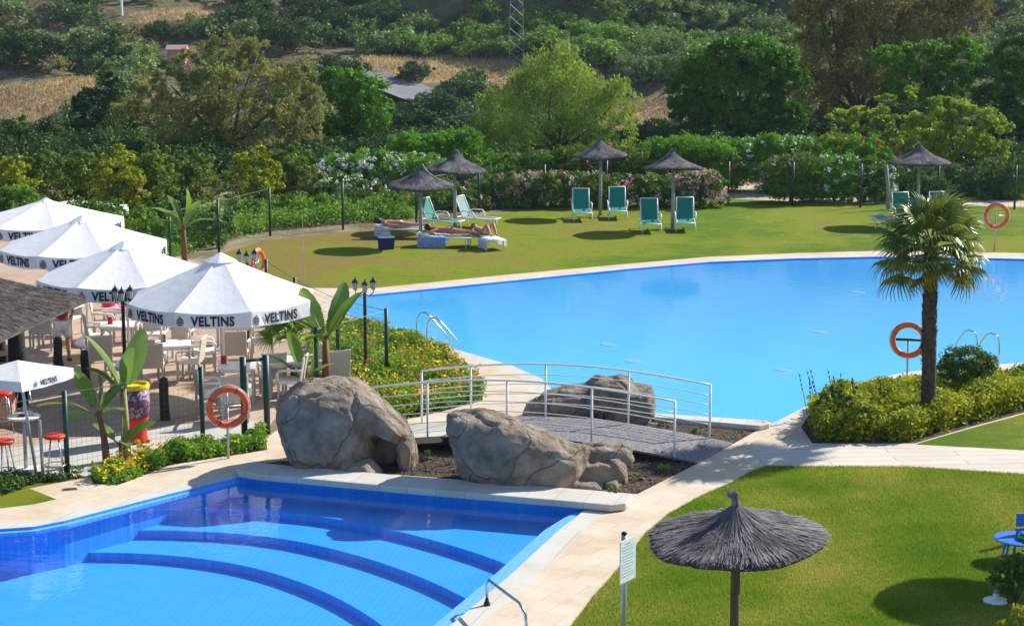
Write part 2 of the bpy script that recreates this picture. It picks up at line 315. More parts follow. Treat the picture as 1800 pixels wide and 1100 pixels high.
M['flw'] = leafmat('white blossom', (0.65, 0.65, 0.62), (0.80, 0.80, 0.76), transl=0.25)
M['ole'] = leafmat('oleander leaf', (0.046, 0.122, 0.017), (0.195, 0.325, 0.035), transl=0.28, nscale=0.7)
M['oleb'] = leafmat('bright oleander leaf', (0.075, 0.210, 0.018), (0.195, 0.405, 0.030), transl=0.3, nscale=0.7)
M['olive'] = leafmat('olive eucalyptus leaf', (0.100, 0.148, 0.037), (0.493, 0.426, 0.108), (0.235, 0.264, 0.066), 0.28, 0.6)
M['olivep'] = leafmat('yellowish row tree leaf', (0.068, 0.133, 0.019), (0.249, 0.325, 0.049), transl=0.3, nscale=0.8)
M['brownish'] = leafmat('dusty eucalyptus leaf', (0.114, 0.138, 0.045), (0.425, 0.338, 0.100), transl=0.25, nscale=0.4)
M['pepper'] = leafmat('pepper tree leaf', (0.136, 0.226, 0.036), (0.476, 0.565, 0.090), transl=0.32, nscale=0.6)
M['pine'] = leafmat('pine needle green', (0.030, 0.101, 0.010), (0.119, 0.288, 0.020), transl=0.22, nscale=0.5)
M['pinel'] = leafmat('lighter pine needle green', (0.055, 0.164, 0.010), (0.182, 0.400, 0.026), transl=0.25, nscale=0.5)
M['lime'] = leafmat('light yellow green leaf', (0.150, 0.239, 0.022), (0.419, 0.494, 0.052), transl=0.35, nscale=0.7)
M['darkleaf'] = leafmat('dark evergreen leaf', (0.021, 0.056, 0.018), (0.088, 0.157, 0.035), transl=0.2, nscale=0.4)
M['scrub'] = leafmat('hillside scrub', (0.059, 0.113, 0.035), (0.326, 0.380, 0.110), (0.135, 0.217, 0.062), 0.2, 0.12)
M['scrubg'] = leafmat('bright scrub', (0.090, 0.179, 0.027), (0.291, 0.448, 0.067), transl=0.2, nscale=0.2)
M['dryg'] = leafmat('dry grass', (0.308, 0.220, 0.099), (0.572, 0.418, 0.220), transl=0.3, nscale=0.5)
M['blade'] = leafmat('grass blade', (0.10, 0.26, 0.012), (0.58, 0.50, 0.12), (0.28, 0.38, 0.03), 0.35, 0.55)
M['pink'] = mat('pink wall', (0.45, 0.28, 0.22), 0.8, 0.1)
M['peach'] = mat('peach plaster', (0.62, 0.33, 0.22), 0.85, 0.1, 3)
M['blue'] = mat('blue plastic', (0.045, 0.17, 0.55), 0.4, 0.08, 5)
M['lgreen'] = mat('light green plastic', (0.10, 0.52, 0.08), 0.4, 0.08, 5)
M['sign'] = mat('pale sign panel', (0.62, 0.72, 0.72), 0.45, 0.03, 4)
M['signtx'] = mat('faded sign print', (0.40, 0.50, 0.52), 0.6, 0.1, 10)
M['black2'] = mat('black rubber', (0.015, 0.015, 0.018), 0.7, 0.2, 10)

# ------------------------------------------------------------------ object helpers
def tag(o, label, cat, group=None, kind=None):
    if label: o['label'] = label
    if cat: o['category'] = cat
    if group: o['group'] = group
    if kind: o['kind'] = kind
    return o
def thing(name, label, cat, loc, rz=0.0, group=None):
    o = bpy.data.objects.new(name, None); C.objects.link(o); o.empty_display_size = 0.2
    o.location = loc; o.rotation_euler = (0, 0, rz)
    return tag(o, label, cat, group)
def link(name, me, m, parent=None, loc=None, smooth=False):
    o = bpy.data.objects.new(name, me); C.objects.link(o)
    if m is not None:
        me.materials.clear()
        for q in (m if isinstance(m, (list, tuple)) else [m]): me.materials.append(M[q] if isinstance(q, str) else q)
    if parent: o.parent = parent
    if loc is not None: o.location = loc
    if smooth: me.polygons.foreach_set('use_smooth', [True] * len(me.polygons))
    return o
def copy_tree(src, loc=None, rz=None, label=None, parent=None):
    c = src.copy(); C.objects.link(c)
    if parent: c.parent = parent
    if loc is not None: c.location = loc
    if rz is not None: c.rotation_euler = (0, 0, rz)
    if label: c['label'] = label
    for ch in list(src.children): copy_tree(ch, parent=c)
    return c

class MB:
    def __init__(s): s.v = []; s.f = []; s.mi = []; s.cur = 0
    def add(s, vs, fs):
        b = len(s.v); s.v += [tuple(q) for q in vs]
        for f in fs: s.f.append(tuple(b + i for i in f)); s.mi.append(s.cur)
        return s
    def box(s, c, size, rot=None, taper=1.0):
        hx, hy, hz_ = size[0] / 2, size[1] / 2, size[2] / 2
        vs = []
        for z in (-1, 1):
            k = taper if z > 0 else 1
            for x, y in ((-1, -1), (1, -1), (1, 1), (-1, 1)):
                p = Vector((x * hx * k, y * hy * k, z * hz_))
                if rot is not None: p = rot @ p
                vs.append(p + Vector(c))
        return s.add(vs, [(3, 2, 1, 0), (4, 5, 6, 7), (0, 1, 5, 4), (1, 2, 6, 5), (2, 3, 7, 6), (3, 0, 4, 7)])
    def tube(s, pts, r, n=8, cap=True):
        pts = [Vector(p) for p in pts]; k = len(pts)
        rs = r if isinstance(r, (list, tuple)) else [r] * k
        rings = []; prev = None
        for i, p in enumerate(pts):
            d = (pts[min(i + 1, k - 1)] - pts[max(i - 1, 0)])
            if d.length < 1e-9: d = Vector((0, 0, 1))
            d.normalize()
            a = prev if prev is not None else (Vector((1, 0, 0)) if abs(d.x) < 0.8 else Vector((0, 1, 0)))
            x = (a - d * a.dot(d)); x.normalize(); y = d.cross(x); prev = x
            rings.append([p + (x * math.cos(2 * PI * j / n) + y * math.sin(2 * PI * j / n)) * rs[i] for j in range(n)])
        vs = [q for rg in rings for q in rg]
        fs = [(i * n + j, i * n + (j + 1) % n, (i + 1) * n + (j + 1) % n, (i + 1) * n + j) for i in range(k - 1) for j in range(n)]
        if cap: fs += [tuple(reversed(range(n))), tuple((k - 1) * n + j for j in range(n))]
        return s.add(vs, fs)
    def lathe(s, prof, n=20, c=(0, 0, 0), wob=None):
        vs = []
        for i, (r, z) in enumerate(prof):
            for j in range(n):
                a = 2 * PI * j / n; k = 1 if wob is None else wob(a, i)
                vs.append((c[0] + r * k * math.cos(a), c[1] + r * k * math.sin(a), c[2] + z))
        fs = [(i * n + j, i * n + (j + 1) % n, (i + 1) * n + (j + 1) % n, (i + 1) * n + j) for i in range(len(prof) - 1) for j in range(n)]
        if prof[0][0] > 1e-4: fs.append(tuple(reversed(range(n))))
        if prof[-1][0] > 1e-4: fs.append(tuple((len(prof) - 1) * n + j for j in range(n)))
        return s.add(vs, fs)
    def quad(s, a, b, c, d): return s.add([a, b, c, d], [(0, 1, 2, 3)])
    def prism(s, poly, z0, z1):
        n = len(poly)
        vs = [(p[0], p[1], z0) for p in poly] + [(p[0], p[1], z1) for p in poly]
        return s.add(vs, [tuple(reversed(range(n))), tuple(range(n, 2 * n))] + [(i, (i + 1) % n, n + (i + 1) % n, n + i) for i in range(n)])
    def mesh(s, name):
        me = bpy.data.meshes.new(name); me.from_pydata(s.v, [], s.f)
        if any(s.mi): me.polygons.foreach_set('material_index', s.mi)
        bm = bmesh.new(); bm.from_mesh(me); bmesh.ops.recalc_face_normals(bm, faces=bm.faces); bm.to_mesh(me); bm.free()
        me.update(); return me
    def build(s, name, m, parent=None, loc=None, smooth=False, bevel=0):
        me = s.mesh(name)
        if bevel:
            bm = bmesh.new(); bm.from_mesh(me)
            bmesh.ops.bevel(bm, geom=[e for e in bm.edges if len(e.link_faces) == 2 and e.calc_face_angle(0) > 0.5], offset=bevel, segments=2, affect='EDGES', profile=0.6)
            bm.to_mesh(me); bm.free()
        return link(name, me, m, parent, loc, smooth)

def quads_mesh(name, V):
    n = len(V); me = bpy.data.meshes.new(name)
    me.vertices.add(4 * n); me.vertices.foreach_set('co', np.ascontiguousarray(V, dtype=np.float32).ravel())
    me.loops.add(4 * n); me.loops.foreach_set('vertex_index', np.arange(4 * n, dtype=np.int32))
    me.polygons.add(n); me.polygons.foreach_set('loop_start', np.arange(0, 4 * n, 4, dtype=np.int32))
    me.polygons.foreach_set('loop_total', np.full(n, 4, dtype=np.int32))
    me.update(calc_edges=True); return me
def unit(a): return a / (np.linalg.norm(a, axis=1, keepdims=True) + 1e-9)
def leafquads(P, size, rng, out=None, outk=0.7, aspect=0.5, droop=0.0):
    n = len(P); N = rng.normal(size=(n, 3)); N = unit(N)
    if out is not None: N = unit(N + outk * out)
    T = unit(np.cross(N, rng.normal(size=(n, 3))))
    if droop: T = unit(T + np.array([0, 0, -droop]))
    B = unit(np.cross(N, T)); L = (size * rng.uniform(0.6, 1.3, n))[:, None] if np.isscalar(size) else size[:, None]
    W = L * aspect
    return np.stack([P - T * L / 2, P + B * W / 2, P + T * L / 2, P - B * W / 2], axis=1)
DENS = 2.3
def lobes_leaves(lobes, per_m2, leaf, rng, clump=0.32, perclump=60, aspect=0.5, inner=0.45, droop=0.0, flat=0.8, outk=0.6, under=0.25):
    """lobes: (cx,cy,cz,rx,ry,rz). Leaves gather in clumps spread over and inside each lobe."""
    out = []
    for (cx, cy, cz, rx, ry, rz) in lobes:
        area = 4 * PI * ((rx * ry) ** 1.6 / 3 + (rx * rz) ** 1.6 / 3 + (ry * rz) ** 1.6 / 3) ** (1 / 1.6)
        total = max(60, int(area * per_m2 * DENS)); nc = max(4, total // perclump)
        d = unit(rng.normal(size=(nc, 3)))
        kk = d[:, 2] < -0.3
        d[kk & (rng.random(nc) > under), 2] *= -1
        rr = inner + (1.02 - inner) * rng.random(nc) ** 0.5
        rr *= rng.uniform(0.86, 1.08, nc)
        cc = d * rr[:, None] * np.array([rx, ry, rz]) + np.array([cx, cy, cz])
        cs = clump * (rx + ry + rz) / 3 * rng.uniform(0.55, 1.3, nc)
        idx = np.repeat(np.arange(nc), perclump)
        q = unit(rng.normal(size=(len(idx), 3))) * (rng.random(len(idx)) ** 0.45)[:, None]
        q[:, 2] *= flat
        P = cc[idx] + q * cs[idx][:, None]
        if droop: P[:, 2] -= droop * rng.random(len(P)) ** 2 * cs[idx] * 1.6
        out.append(leafquads(P, leaf, rng, q + 0.5 * d[idx], outk, aspect, droop))
    return np.concatenate(out)
def limb_tubes(mb, base, targets, r0, rng, n=7, trunk_top=None):
    base = Vector(base); top = Vector(trunk_top)
    pts = [base, base.lerp(top, 0.35) + Vector((rng.uniform(-.06, .06), 0, 0)) * (top - base).length, base.lerp(top, 0.7), top]
    mb.tube([base - Vector((0, 0, .3))] + pts, [r0 * 1.35, r0 * 1.15, r0 * 0.9, r0 * 0.8, r0 * 0.62], n)
    for t in targets:
        t = Vector(t); mid = top.lerp(t, 0.5) + Vector((rng.uniform(-.1, .1), rng.uniform(-.1, .1), -0.04)) * (t - top).length
        st = base.lerp(top, rng.uniform(.7, .98))
        mb.tube([st, mid, t], [r0 * 0.5, r0 * 0.3, r0 * 0.1], 5)
def tree(name, label, Y, lobes, base_px, leafm, leaf=0.16, per=55, bark='bark', r0=0.18, seed=1, group=None, split=0.45, dy=None, cat='tree', zb=None, **kw):
    """lobes given as (px,py,rx_px,ry_px[,dY]) measured on the photograph at distance Y"""
    rng = np.random.default_rng(seed); s = sc(Y)
    bx = atY(base_px, 300, Y).x; z0 = hz(bx, Y) if zb is None else zb
    root = thing(name, label, cat, (bx, Y, z0), 0, group)
    W = []
    for q in lobes:
        yy = Y + (q[4] if len(q) > 4 else rng.uniform(-.35, .35) * q[2] * s)
        c = atY(q[0], q[1], yy); W.append((c.x - bx, yy - Y, c.z - z0, q[2] * s, (q[2] + q[3]) / 2 * s, q[3] * s))
    V = lobes_leaves(W, per, leaf * 1.3, rng, **kw)
    link('crown', quads_mesh('crown', V), leafm, root)
    cz = sum(q[2] for q in W) / len(W); cx = sum(q[0] for q in W) / len(W)
    mb = MB(); limb_tubes(mb, (0, 0, 0), [(q[0], q[1], q[2]) for q in W[:14]], r0, rng, trunk_top=(cx * .5, 0, max(.5, cz * split)))
    mb.build('trunk', bark, root, smooth=True)
    return root
def grp(o, g): o['group'] = g; return o

def inside(poly, X, Y):
    X = np.asarray(X, float); Y = np.asarray(Y, float); r = np.zeros(X.shape, bool); n = len(poly)
    for i in range(n):
        x0, y0 = poly[i][0], poly[i][1]; x1, y1 = poly[(i + 1) % n][0], poly[(i + 1) % n][1]
        c = (y0 > Y) != (y1 > Y)
        with np.errstate(divide='ignore', invalid='ignore'):
            r ^= c & (X < (x1 - x0) * (Y - y0) / (y1 - y0 + 1e-12) + x0)
    return r
def PX(l, z=0.0): return [G(a, b, z).xy.to_tuple() for a, b in l]
def smooth_poly(p, it=1, closed=True):
    for _ in range(it):
        q = []; n = len(p)
        for i in range(n if closed else n - 1):
            a, b = p[i], p[(i + 1) % n]
            q += [(a[0] * .75 + b[0] * .25, a[1] * .75 + b[1] * .25), (a[0] * .25 + b[0] * .75, a[1] * .25 + b[1] * .75)]
        if not closed: q = [p[0]] + q + [p[-1]]
        p = q
    return p
def offset(poly, d):
    n = len(poly); area = sum(poly[i][0] * poly[(i + 1) % n][1] - poly[(i + 1) % n][0] * poly[i][1] for i in range(n))
    sg = 1 if area > 0 else -1; out = []
    for i in range(n):
        a = Vector(poly[i - 1]); b = Vector(poly[i]); c = Vector(poly[(i + 1) % n])
        n1 = Vector(((b - a).y, -(b - a).x)).normalized(); n2 = Vector(((c - b).y, -(c - b).x)).normalized()
        m = (n1 + n2)
        if m.length < 1e-6: m = n1
        m.normalize(); k = min(1.8, 1 / max(0.4, m.dot(n1)))
        out.append(tuple(b + m * d * k * sg))
    return out

# ------------------------------------------------------------------ ground: one flat sheet cut along the outlines of lawns, paving, beds and pools
far_pool = PX([(598, 527), (650, 518), (760, 507), (900, 493), (1100, 473), (1250, 460), (1400, 454), (1540, 451), (1660, 452), (1800, 455), (1960, 463), (2120, 490), (2170, 540), (2100, 590), (1950, 625),
               (1800, 637), (1700, 644), (1600, 653), (1540, 664), (1500, 676), (1460, 693), (1420, 712), (1385, 730), (1355, 745), (1280, 740), (1150, 731), (1040, 724), (990, 716), (976, 702), (970, 684), (952, 665), (897, 641), (805, 615), (732, 599), (660, 578), (606, 553), (590, 538)])
near_pool = PX([(448, 834), (700, 858), (1036, 889), (1012, 908), (985, 929), (940, 970), (890, 1016), (840, 1058), (790, 1100), (700, 1180), (560, 1300), (300, 1400), (-300, 1400), (-500, 1200), (-330, 1000), (-100, 940), (0, 929), (60, 925), (112, 915), (300, 867), (420, 838)])
R = []
R.append(('far_pool', far_pool)); R.append(('near_pool', near_pool))
soil_bed = PX([(455, 814), (560, 805), (700, 781), (800, 772), (930, 737), (1000, 732), (1150, 744), (1330, 757), (1225, 815), (1120, 868), (1050, 862), (700, 834), (455, 814)][:-1])
R.append(('far_pool_coping', offset(far_pool, 0.36)))
R.append(('near_pool_coping', offset(near_pool, 0.36)))
R.append(('bridge_bed', soil_bed))
slope_bed = PX([(590, 575), (640, 578), (680, 590), (732, 604), (761, 621), (798, 642), (823, 661), (846, 690), (849, 703), (780, 722), (713, 737), (640, 728), (560, 700), (540, 650), (560, 600)])
R.append(('flower_bed', slope_bed))
palm_bed = PX([(1428, 779), (1408, 750), (1430, 716), (1500, 694), (1560, 676), (1640, 664), (1750, 656), (1900, 650), (2000, 650), (2000, 668), (1900, 697), (1800, 725), (1700, 752), (1608, 779)])
R.append(('palm_bed', palm_bed))
R.append(('lawn', PX([(1608, 780.5), (1700, 754), (1800, 727), (1900, 699), (2000, 670), (2200, 640), (2300, 800), (1950, 797), (1800, 791), (1620, 781.5)])))
near_lawn = PX([(1345, 819), (1600, 820), (1800, 833), (2100, 852), (2400, 900), (2400, 1600), (750, 1600), (880, 1330), (1005, 1098), (1044, 1046), (1072, 1016), (1108, 972), (1133, 938), (1175, 903), (1230, 872), (1283, 849), (1318, 829)])
R.append(('near_lawn', near_lawn))
left_bed = PX([(158, 836), (240, 812), (355, 788), (430, 770), (466, 763), (470, 790), (400, 801), (300, 817), (205, 853), (165, 850)])
R.append(('planter_bed', left_bed))
grass_corner = PX([(-300, 930), (-300, 880), (0, 858), (110, 838), (158, 836), (130, 843), (52, 858), (99, 877), (60, 886), (0, 893), (-100, 908)])
R.append(('grass_corner', grass_corner))
path_poly = PX([(1300, 800), (1428, 780), (1620, 780.5), (1800, 790.5), (1950, 797), (2300, 810), (2300, 870), (2100, 851), (1800, 832.5), (1600, 819.5), (1345, 818.5)])
R.append(('stone_path', path_poly))
concrete = PX([(-300, 850), (-20, 792), (120, 773), (290, 748), (380, 742), (480, 738), (466, 763), (430, 770), (355, 788), (240, 812), (158, 836), (110, 838), (0, 858), (-300, 905)])
R.append(('terrace_slabs', concrete))
terrace = PX([(-900, 850), (-900, 430), (-100, 400), (200, 420), (385, 470), (460, 512), (535, 560), (560, 600), (540, 650), (560, 700), (520, 730), (480, 738), (380, 742), (290, 748), (120, 773), (-20, 792), (-300, 850)])
far_lawn = PX([(385, 447), (475, 421), (603, 408), (730, 396), (855, 377), (955, 367), (1063, 359), (1170, 352), (1280, 346), (1400, 346), (1500, 340), (1800, 338), (2300, 338), (2500, 430), (2300, 470), (2000, 455), (1800, 445), (1660, 442), (1540, 441), (1400, 445), (1250, 451), (1100, 464), (900, 482), (760, 496), (650, 507), (545, 506), (460, 500), (400, 470)])
R.append(('garden_path', PX([(1235, 347), (1300, 350), (1400, 354), (1520, 357), (1800, 364), (2050, 370), (2050, 359), (1800, 353), (1500, 347), (1430, 343), (1370, 333), (1330, 325), (1290, 325), (1240, 336)])))
R.append(('far_lawn', far_lawn))
deck = PX([(-500, 1700), (-500, 925), (-100, 908), (0, 893), (100, 877), (52, 858), (130, 843), (468, 770), (560, 700), (560, 545), (535, 500), (650, 505), (900, 480), (1250, 449), (1540, 439), (1800, 443), (2000, 453), (2300, 470), (2300, 900), (1345, 1000), (900, 1700)])
R.append(('terrace', terrace)); R.append(('pool_deck', deck))
X0, X1, Y0, Y1 = -60.0, 60.0, 10.0, 96.0
verts = []; edges = []
def addpoly(p, closed=True):
    b = len(verts); n = len(p)
    for q in p: verts.append(Vector((q[0], q[1])))
    for i in range(n if closed else n - 1): edges.append((b + i, b + (i + 1) % n))
addpoly([(X0, Y0), (X1, Y0), (X1, Y1), (X0, Y1)])
for nme, p in R: addpoly(p)
res = delaunay_2d_cdt(verts, edges, [], 0, 1e-4)
cv, cf = res[0], res[2]
cen = np.array([[sum(cv[i].x for i in f) / 3, sum(cv[i].y for i in f) / 3] for f in cf])
owner = np.full(len(cf), -1)
for k in range(len(R) - 1, -1, -1): owner[inside(R[k][1], cen[:, 0], cen[:, 1])] = k
def region_mesh(name, ids, z=0.0):
    used = {}; vs = []; fs = []
    for fi in ids:
        f = []
        for i in cf[fi]:
            if i not in used: used[i] = len(vs); vs.append((cv[i].x, cv[i].y, z))
            f.append(used[i])
        a, b, c = [vs[q] for q in f]
        if (b[0] - a[0]) * (c[1] - a[1]) - (c[0] - a[0]) * (b[1] - a[1]) < 0: f.reverse()
        fs.append(f)
    me = bpy.data.meshes.new(name); me.from_pydata(vs, [], fs); me.update(); return me
inb = (cen[:, 0] > X0) & (cen[:, 0] < X1) & (cen[:, 1] > Y0) & (cen[:, 1] < Y1)
mats = {'far_pool_coping': 'coping', 'near_pool_coping': 'coping', 'bridge_bed': 'soil', 'flower_bed': 'soil', 'palm_bed': 'soil', 'lawn': 'grass', 'near_lawn': 'grass', 'planter_bed': 'soil',
        'grass_corner': 'grass', 'stone_path': 'pathm', 'terrace_slabs': 'concrete', 'terrace': 'terrace', 'far_lawn': 'grass', 'garden_path': 'sand', 'pool_deck': 'trav'}
for k, (nme, p) in enumerate(R):
    if nme in ('far_pool', 'near_pool'): continue
    tag(link(nme, region_mesh(nme, np.where((owner == k) & inb)[0]), mats[nme]), None, None, kind='structure')
tag(link('garden_ground', region_mesh('garden_ground', np.where((owner == -1) & inb)[0]), 'earth'), None, None, kind='structure')

# pools: water surface and a tiled basin under it
def pool(prefix, k, poly, wz, arcs, depths, tile, watm):
    ids = np.where(owner == k)[0]
    tag(link(prefix + '_water', region_mesh('w', ids, wz), watm), None, None, kind='structure')
    vv = [Vector(q) for q in poly]; ee = [(i, (i + 1) % len(poly)) for i in range(len(poly))]
    for a in arcs:
        b = len(vv); vv += [Vector(q) for q in a[0]]; ee += [(b + i, b + i + 1) for i in range(len(a[0]) - 1)]
    r = delaunay_2d_cdt(vv, ee, [], 0, 1e-4); v2, f2 = r[0], r[2]
    mb = MB()
    for f in f2:
        cx = sum(v2[i].x for i in f) / 3; cy = sum(v2[i].y for i in f) / 3
        if not bool(inside(poly, np.array([cx]), np.array([cy]))[0]): continue
        lvl = sum(1 for a in arcs if bool(inside(a[1], np.array([cx]), np.array([cy]))[0]))
        mb.add([(v2[i].x, v2[i].y, depths[lvl]) for i in f], [(0, 1, 2)])
    for li, a in enumerate(arcs):
        q = a[0]
        for i in range(len(q) - 1):
            mx, my = (q[i][0] + q[i + 1][0]) / 2, (q[i][1] + q[i + 1][1]) / 2
            if bool(inside(poly, np.array([mx]), np.array([my]))[0]):
                mb.quad((*q[i], depths[li]), (*q[i + 1], depths[li]), (*q[i + 1], depths[li + 1]), (*q[i], depths[li + 1]))
    n = len(poly)
    for i in range(n):
        a, b = poly[i], poly[(i + 1) % n]
        mb.quad((*a, 0.0), (*b, 0.0), (*b, depths[-1]), (*a, depths[-1]))
    tag(mb.build(prefix + '_basin', tile), None, None, kind='structure')
def arc(pts, z):
    p = PX(pts, z); p = smooth_poly(p, 3, closed=False)
    # resample finely so the riser is cut cleanly by the pool wall
    q = []
    for i in range(len(p) - 1):
        for t in range(3): q.append((p[i][0] + (p[i + 1][0] - p[i][0]) * t / 3, p[i][1] + (p[i + 1][1] - p[i][1]) * t / 3))
    q.append(p[-1]); b = PX([(2200, 1400), (1800, 3000), (-900, 3000), (-1500, 1300)], z)
    return q, q + b
A1 = arc([(-300, 1010), (100, 925), (300, 893), (420, 893), (560, 905), (700, 932), (820, 965), (900, 994), (1000, 1040), (1150, 1120)], -0.34)
A2 = arc([(-300, 1020), (80, 940), (230, 930), (380, 934), (500, 945), (620, 972), (720, 1005), (800, 1040), (860, 1075), (980, 1150)], -0.48)
A3 = arc([(-400, 1030), (0, 972), (140, 970), (270, 972), (390, 985), (480, 1005), (570, 1038), (640, 1075), (700, 1120), (760, 1180)], -0.62)
pool('near_pool', 1, near_pool, -0.075, [A1, A2, A3], [-0.34, -0.48, -0.62, -0.76], 'tile', 'water')
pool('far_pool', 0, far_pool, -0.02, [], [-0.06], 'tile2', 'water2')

# sunlit tile ledge round the small pool
def ledge(name, idx, w0, z):
    P = [Vector(near_pool[i]) for i in idx]; mb = MB(); cx_ = Vector(G(300, 1050).xy)
    Q = []
    for i, p in enumerate(P):
        d = (P[min(i + 1, len(P) - 1)] - P[max(i - 1, 0)]).normalized(); n_ = Vector((-d.y, d.x))
        if n_.dot(cx_ - p) < 0: n_ = -n_
        Q.append(p + n_ * (w0 * min(1, (i + .6) / 2.0)))
    for i in range(len(P) - 1): mb.add([(*P[i], z), (*P[i + 1], z), (*Q[i + 1], z), (*Q[i], z), (*P[i], z - .06), (*P[i + 1], z - .06), (*Q[i + 1], z - .06), (*Q[i], z - .06)], [(0, 1, 2, 3), (3, 2, 6, 7)])
    tag(mb.build(name, 'tilelt'), None, None, kind='structure')
ledge('near_pool_ledge', list(range(2, 11)), .26, -0.045)
ledge('near_pool_ledge', [20, 19, 18, 17, 16, 15, 14], .10, -0.045)
for (a, b, lb) in [(1070, 605, 'leftmost pale round lamp on the floor of the large pool'), (1113, 634, 'pale round lamp on the pool floor just above the bridge railing'), (1377, 649, 'pale round lamp on the pool floor left of the palm bed'), (1443, 583, 'pale round lamp on the pool floor left of the life ring with the crossbar'), (1508, 513, 'farthest pale round lamp on the pool floor left of the palm crown')]:
    o = thing('pool_light', lb, 'lamp', G(a, b, -.058), 0, 'lamps on the floor of the large pool')
    MB().lathe([(.001, .004), (.15, .004), (.17, .0)], 24).build('glass_cover', 'lens', o); MB().lathe([(.172, .0), (.19, .006), (.20, .0)], 24).build('rim', 'lens', o)
# raised coping along the planting bed
mb = MB()
fr = [G(a, b, .13).xy for a, b in [(418, 826), (450, 832), (700, 855), (1000, 880), (1075, 887), (1100, 884), (1108, 877)]]
bk = [G(a, b, .13).xy for a, b in [(1112, 870), (1050, 861), (700, 834), (455, 812), (425, 814), (415, 820)]]
mb.prism([tuple(q) for q in fr + bk], 0.012, 0.13)
tag(mb.build('bed_coping', 'coping', bevel=0.03), None, None, kind='structure')
mb = MB()
mb.prism([G(a, b, .0).xy.to_tuple() for a, b in [(1150, 741), (1335, 757), (1352, 753), (1356, 748), (1150, 734.5)]], 0.006, 0.10)
tag(mb.build('pool_edge_coping', 'coping', bevel=0.02), None, None, kind='structure')
# manhole cover slab on the left deck
# ------------------------------------------------------------------ terrain beyond
def grid_terrain():
    xs = np.concatenate([np.linspace(-900, -120, 14)[:-1], np.linspace(-120, -60, 20)[:-1], np.linspace(-60, 60, 150), np.linspace(60, 120, 20)[1:], np.linspace(120, 900, 14)[1:]])
    ys = np.concatenate([np.linspace(-300, 10, 8), np.linspace(10, 96, 6)[1:], np.linspace(96, 230, 160)[1:], np.linspace(230, 1200, 30)[1:]])
    Xg, Yg = np.meshgrid(xs, ys); Z = hgt(Xg, Yg); nx, ny = len(xs), len(ys)
    V = np.stack([Xg, Yg, Z], -1).reshape(-1, 3)
    fs = []
    for j in range(ny - 1):
        for i in range(nx - 1):
            if xs[i] > X0 - .01 and xs[i + 1] < X1 + .01 and ys[j] > Y0 - .01 and ys[j + 1] < Y1 + .01: continue
            fs.append((j * nx + i, j * nx + i + 1, (j + 1) * nx + i + 1, (j + 1) * nx + i))
    me = bpy.data.meshes.new('terrain'); me.from_pydata(V.tolist(), [], fs); me.update()
    me.polygons.foreach_set('use_smooth', [True] * len(fs))
    return me, V
tme, TV = grid_terrain()
dry_px = [[(628, 102), (700, 100), (800, 104), (900, 112), (960, 125), (930, 150), (800, 143), (720, 148), (660, 150)],
          [(-60, 162), (60, 148), (172, 138), (182, 165), (150, 200), (110, 235), (-60, 250)],
          [(1085, 180), (1185, 172), (1200, 215), (1180, 260), (1090, 262)],
          [(230, 30), (400, 12), (600, 8), (600, 22), (420, 30), (250, 48)], [(0, 62), (150, 70), (150, 80), (0, 76)], [(300, 85), (345, 85), (345, 105), (300, 105)]]
dry_w = [[RT(a, b).xy.to_tuple() for a, b in p] for p in dry_px]
def dryf(x, y):
    m = np.zeros(np.shape(x), bool)
    for p in dry_w: m |= inside(p, x, y)
    return m
dv = np.zeros(len(TV))
for ox in (-.5, 0, .5):
    for oy in (-.5, 0, .5): dv += dryf(TV[:, 0] + ox, TV[:, 1] + oy) / 9.0
att = tme.attributes.new('dry', 'FLOAT', 'POINT'); att.data.foreach_set('value', dv.astype(np.float32))
tag(link('terrain', tme, 'terrain'), None, None, kind='structure')
# stretch of road on the hillside
mb = MB(); pts = [RT(a, b) for a, b in [(600, 118), (660, 140), (700, 158), (745, 178), (790, 192)]]
pr = None
for i, p in enumerate(pts):
    d = (pts[min(i + 1, 4)] - pts[max(i - 1, 0)]); nrm = Vector((-d.y, d.x, 0)).normalized() * 2.4
    a = p + nrm; b = p - nrm; m0 = max(hz(a.x, a.y), hz(b.x, b.y), hz(p.x, p.y)) + .15; a.z = m0; b.z = m0
    if pr: mb.quad(pr[0], pr[1], b, a)
    pr = (a, b)
tag(mb.build('road', 'road'), None, None, kind='structure')

# ------------------------------------------------------------------ hillside vegetation
rng = np.random.default_rng(7)
def scrub_mass(name, label, n, xr, yr, leafm, size, leaf, per, seed, keep=None, flat=0.75):
    rng = np.random.default_rng(seed); out = []
    xs = rng.uniform(*xr, n); ys = rng.uniform(*yr, n)
    ok = np.ones(n, bool)
    for ddx in (-1.2, 0, 1.2):
        for ddy in (-1.2, 0, 1.2): ok &= ~dryf(xs + ddx, ys + ddy)
    road = [p.xy for p in pts]
    for i in range(len(road) - 1):
        a, b = road[i], road[i + 1]; ab = b - a
        t = np.clip(((xs - a.x) * ab.x + (ys - a.y) * ab.y) / ab.length_squared, 0, 1)
        ok &= np.hypot(xs - a.x - t * ab.x, ys - a.y - t * ab.y) > 3.6
    ok &= np.abs(xs) < ys * 0.31 + 3
    if keep is not None: ok &= keep(xs, ys)
    xs, ys = xs[ok], ys[ok]; zs = hgt(xs, ys); sz = size * rng.uniform(0.5, 1.5, len(xs))
    lob = [(x, y, z + s * .45, s, s, s * flat) for x, y, z, s in zip(xs, ys, zs, sz)]
    V = lobes_leaves(lob, per, leaf, rng, clump=0.42, perclump=26, inner=0.6, under=0.1, aspect=0.6)
    return tag(link(name, quads_mesh(name, V), leafm), label, 'scrub', kind='stuff')
scrub_mass('hillside_scrub', 'dark low scrub covering the hillside', 1500, (-75, 75), (122, 240), 'scrub', 1.2, 0.34, 11, 3, keep=lambda x, y: ~((x < -7) & (y > 148) & (np.sin(x * 12.9898 + y * 78.233) > .35)))
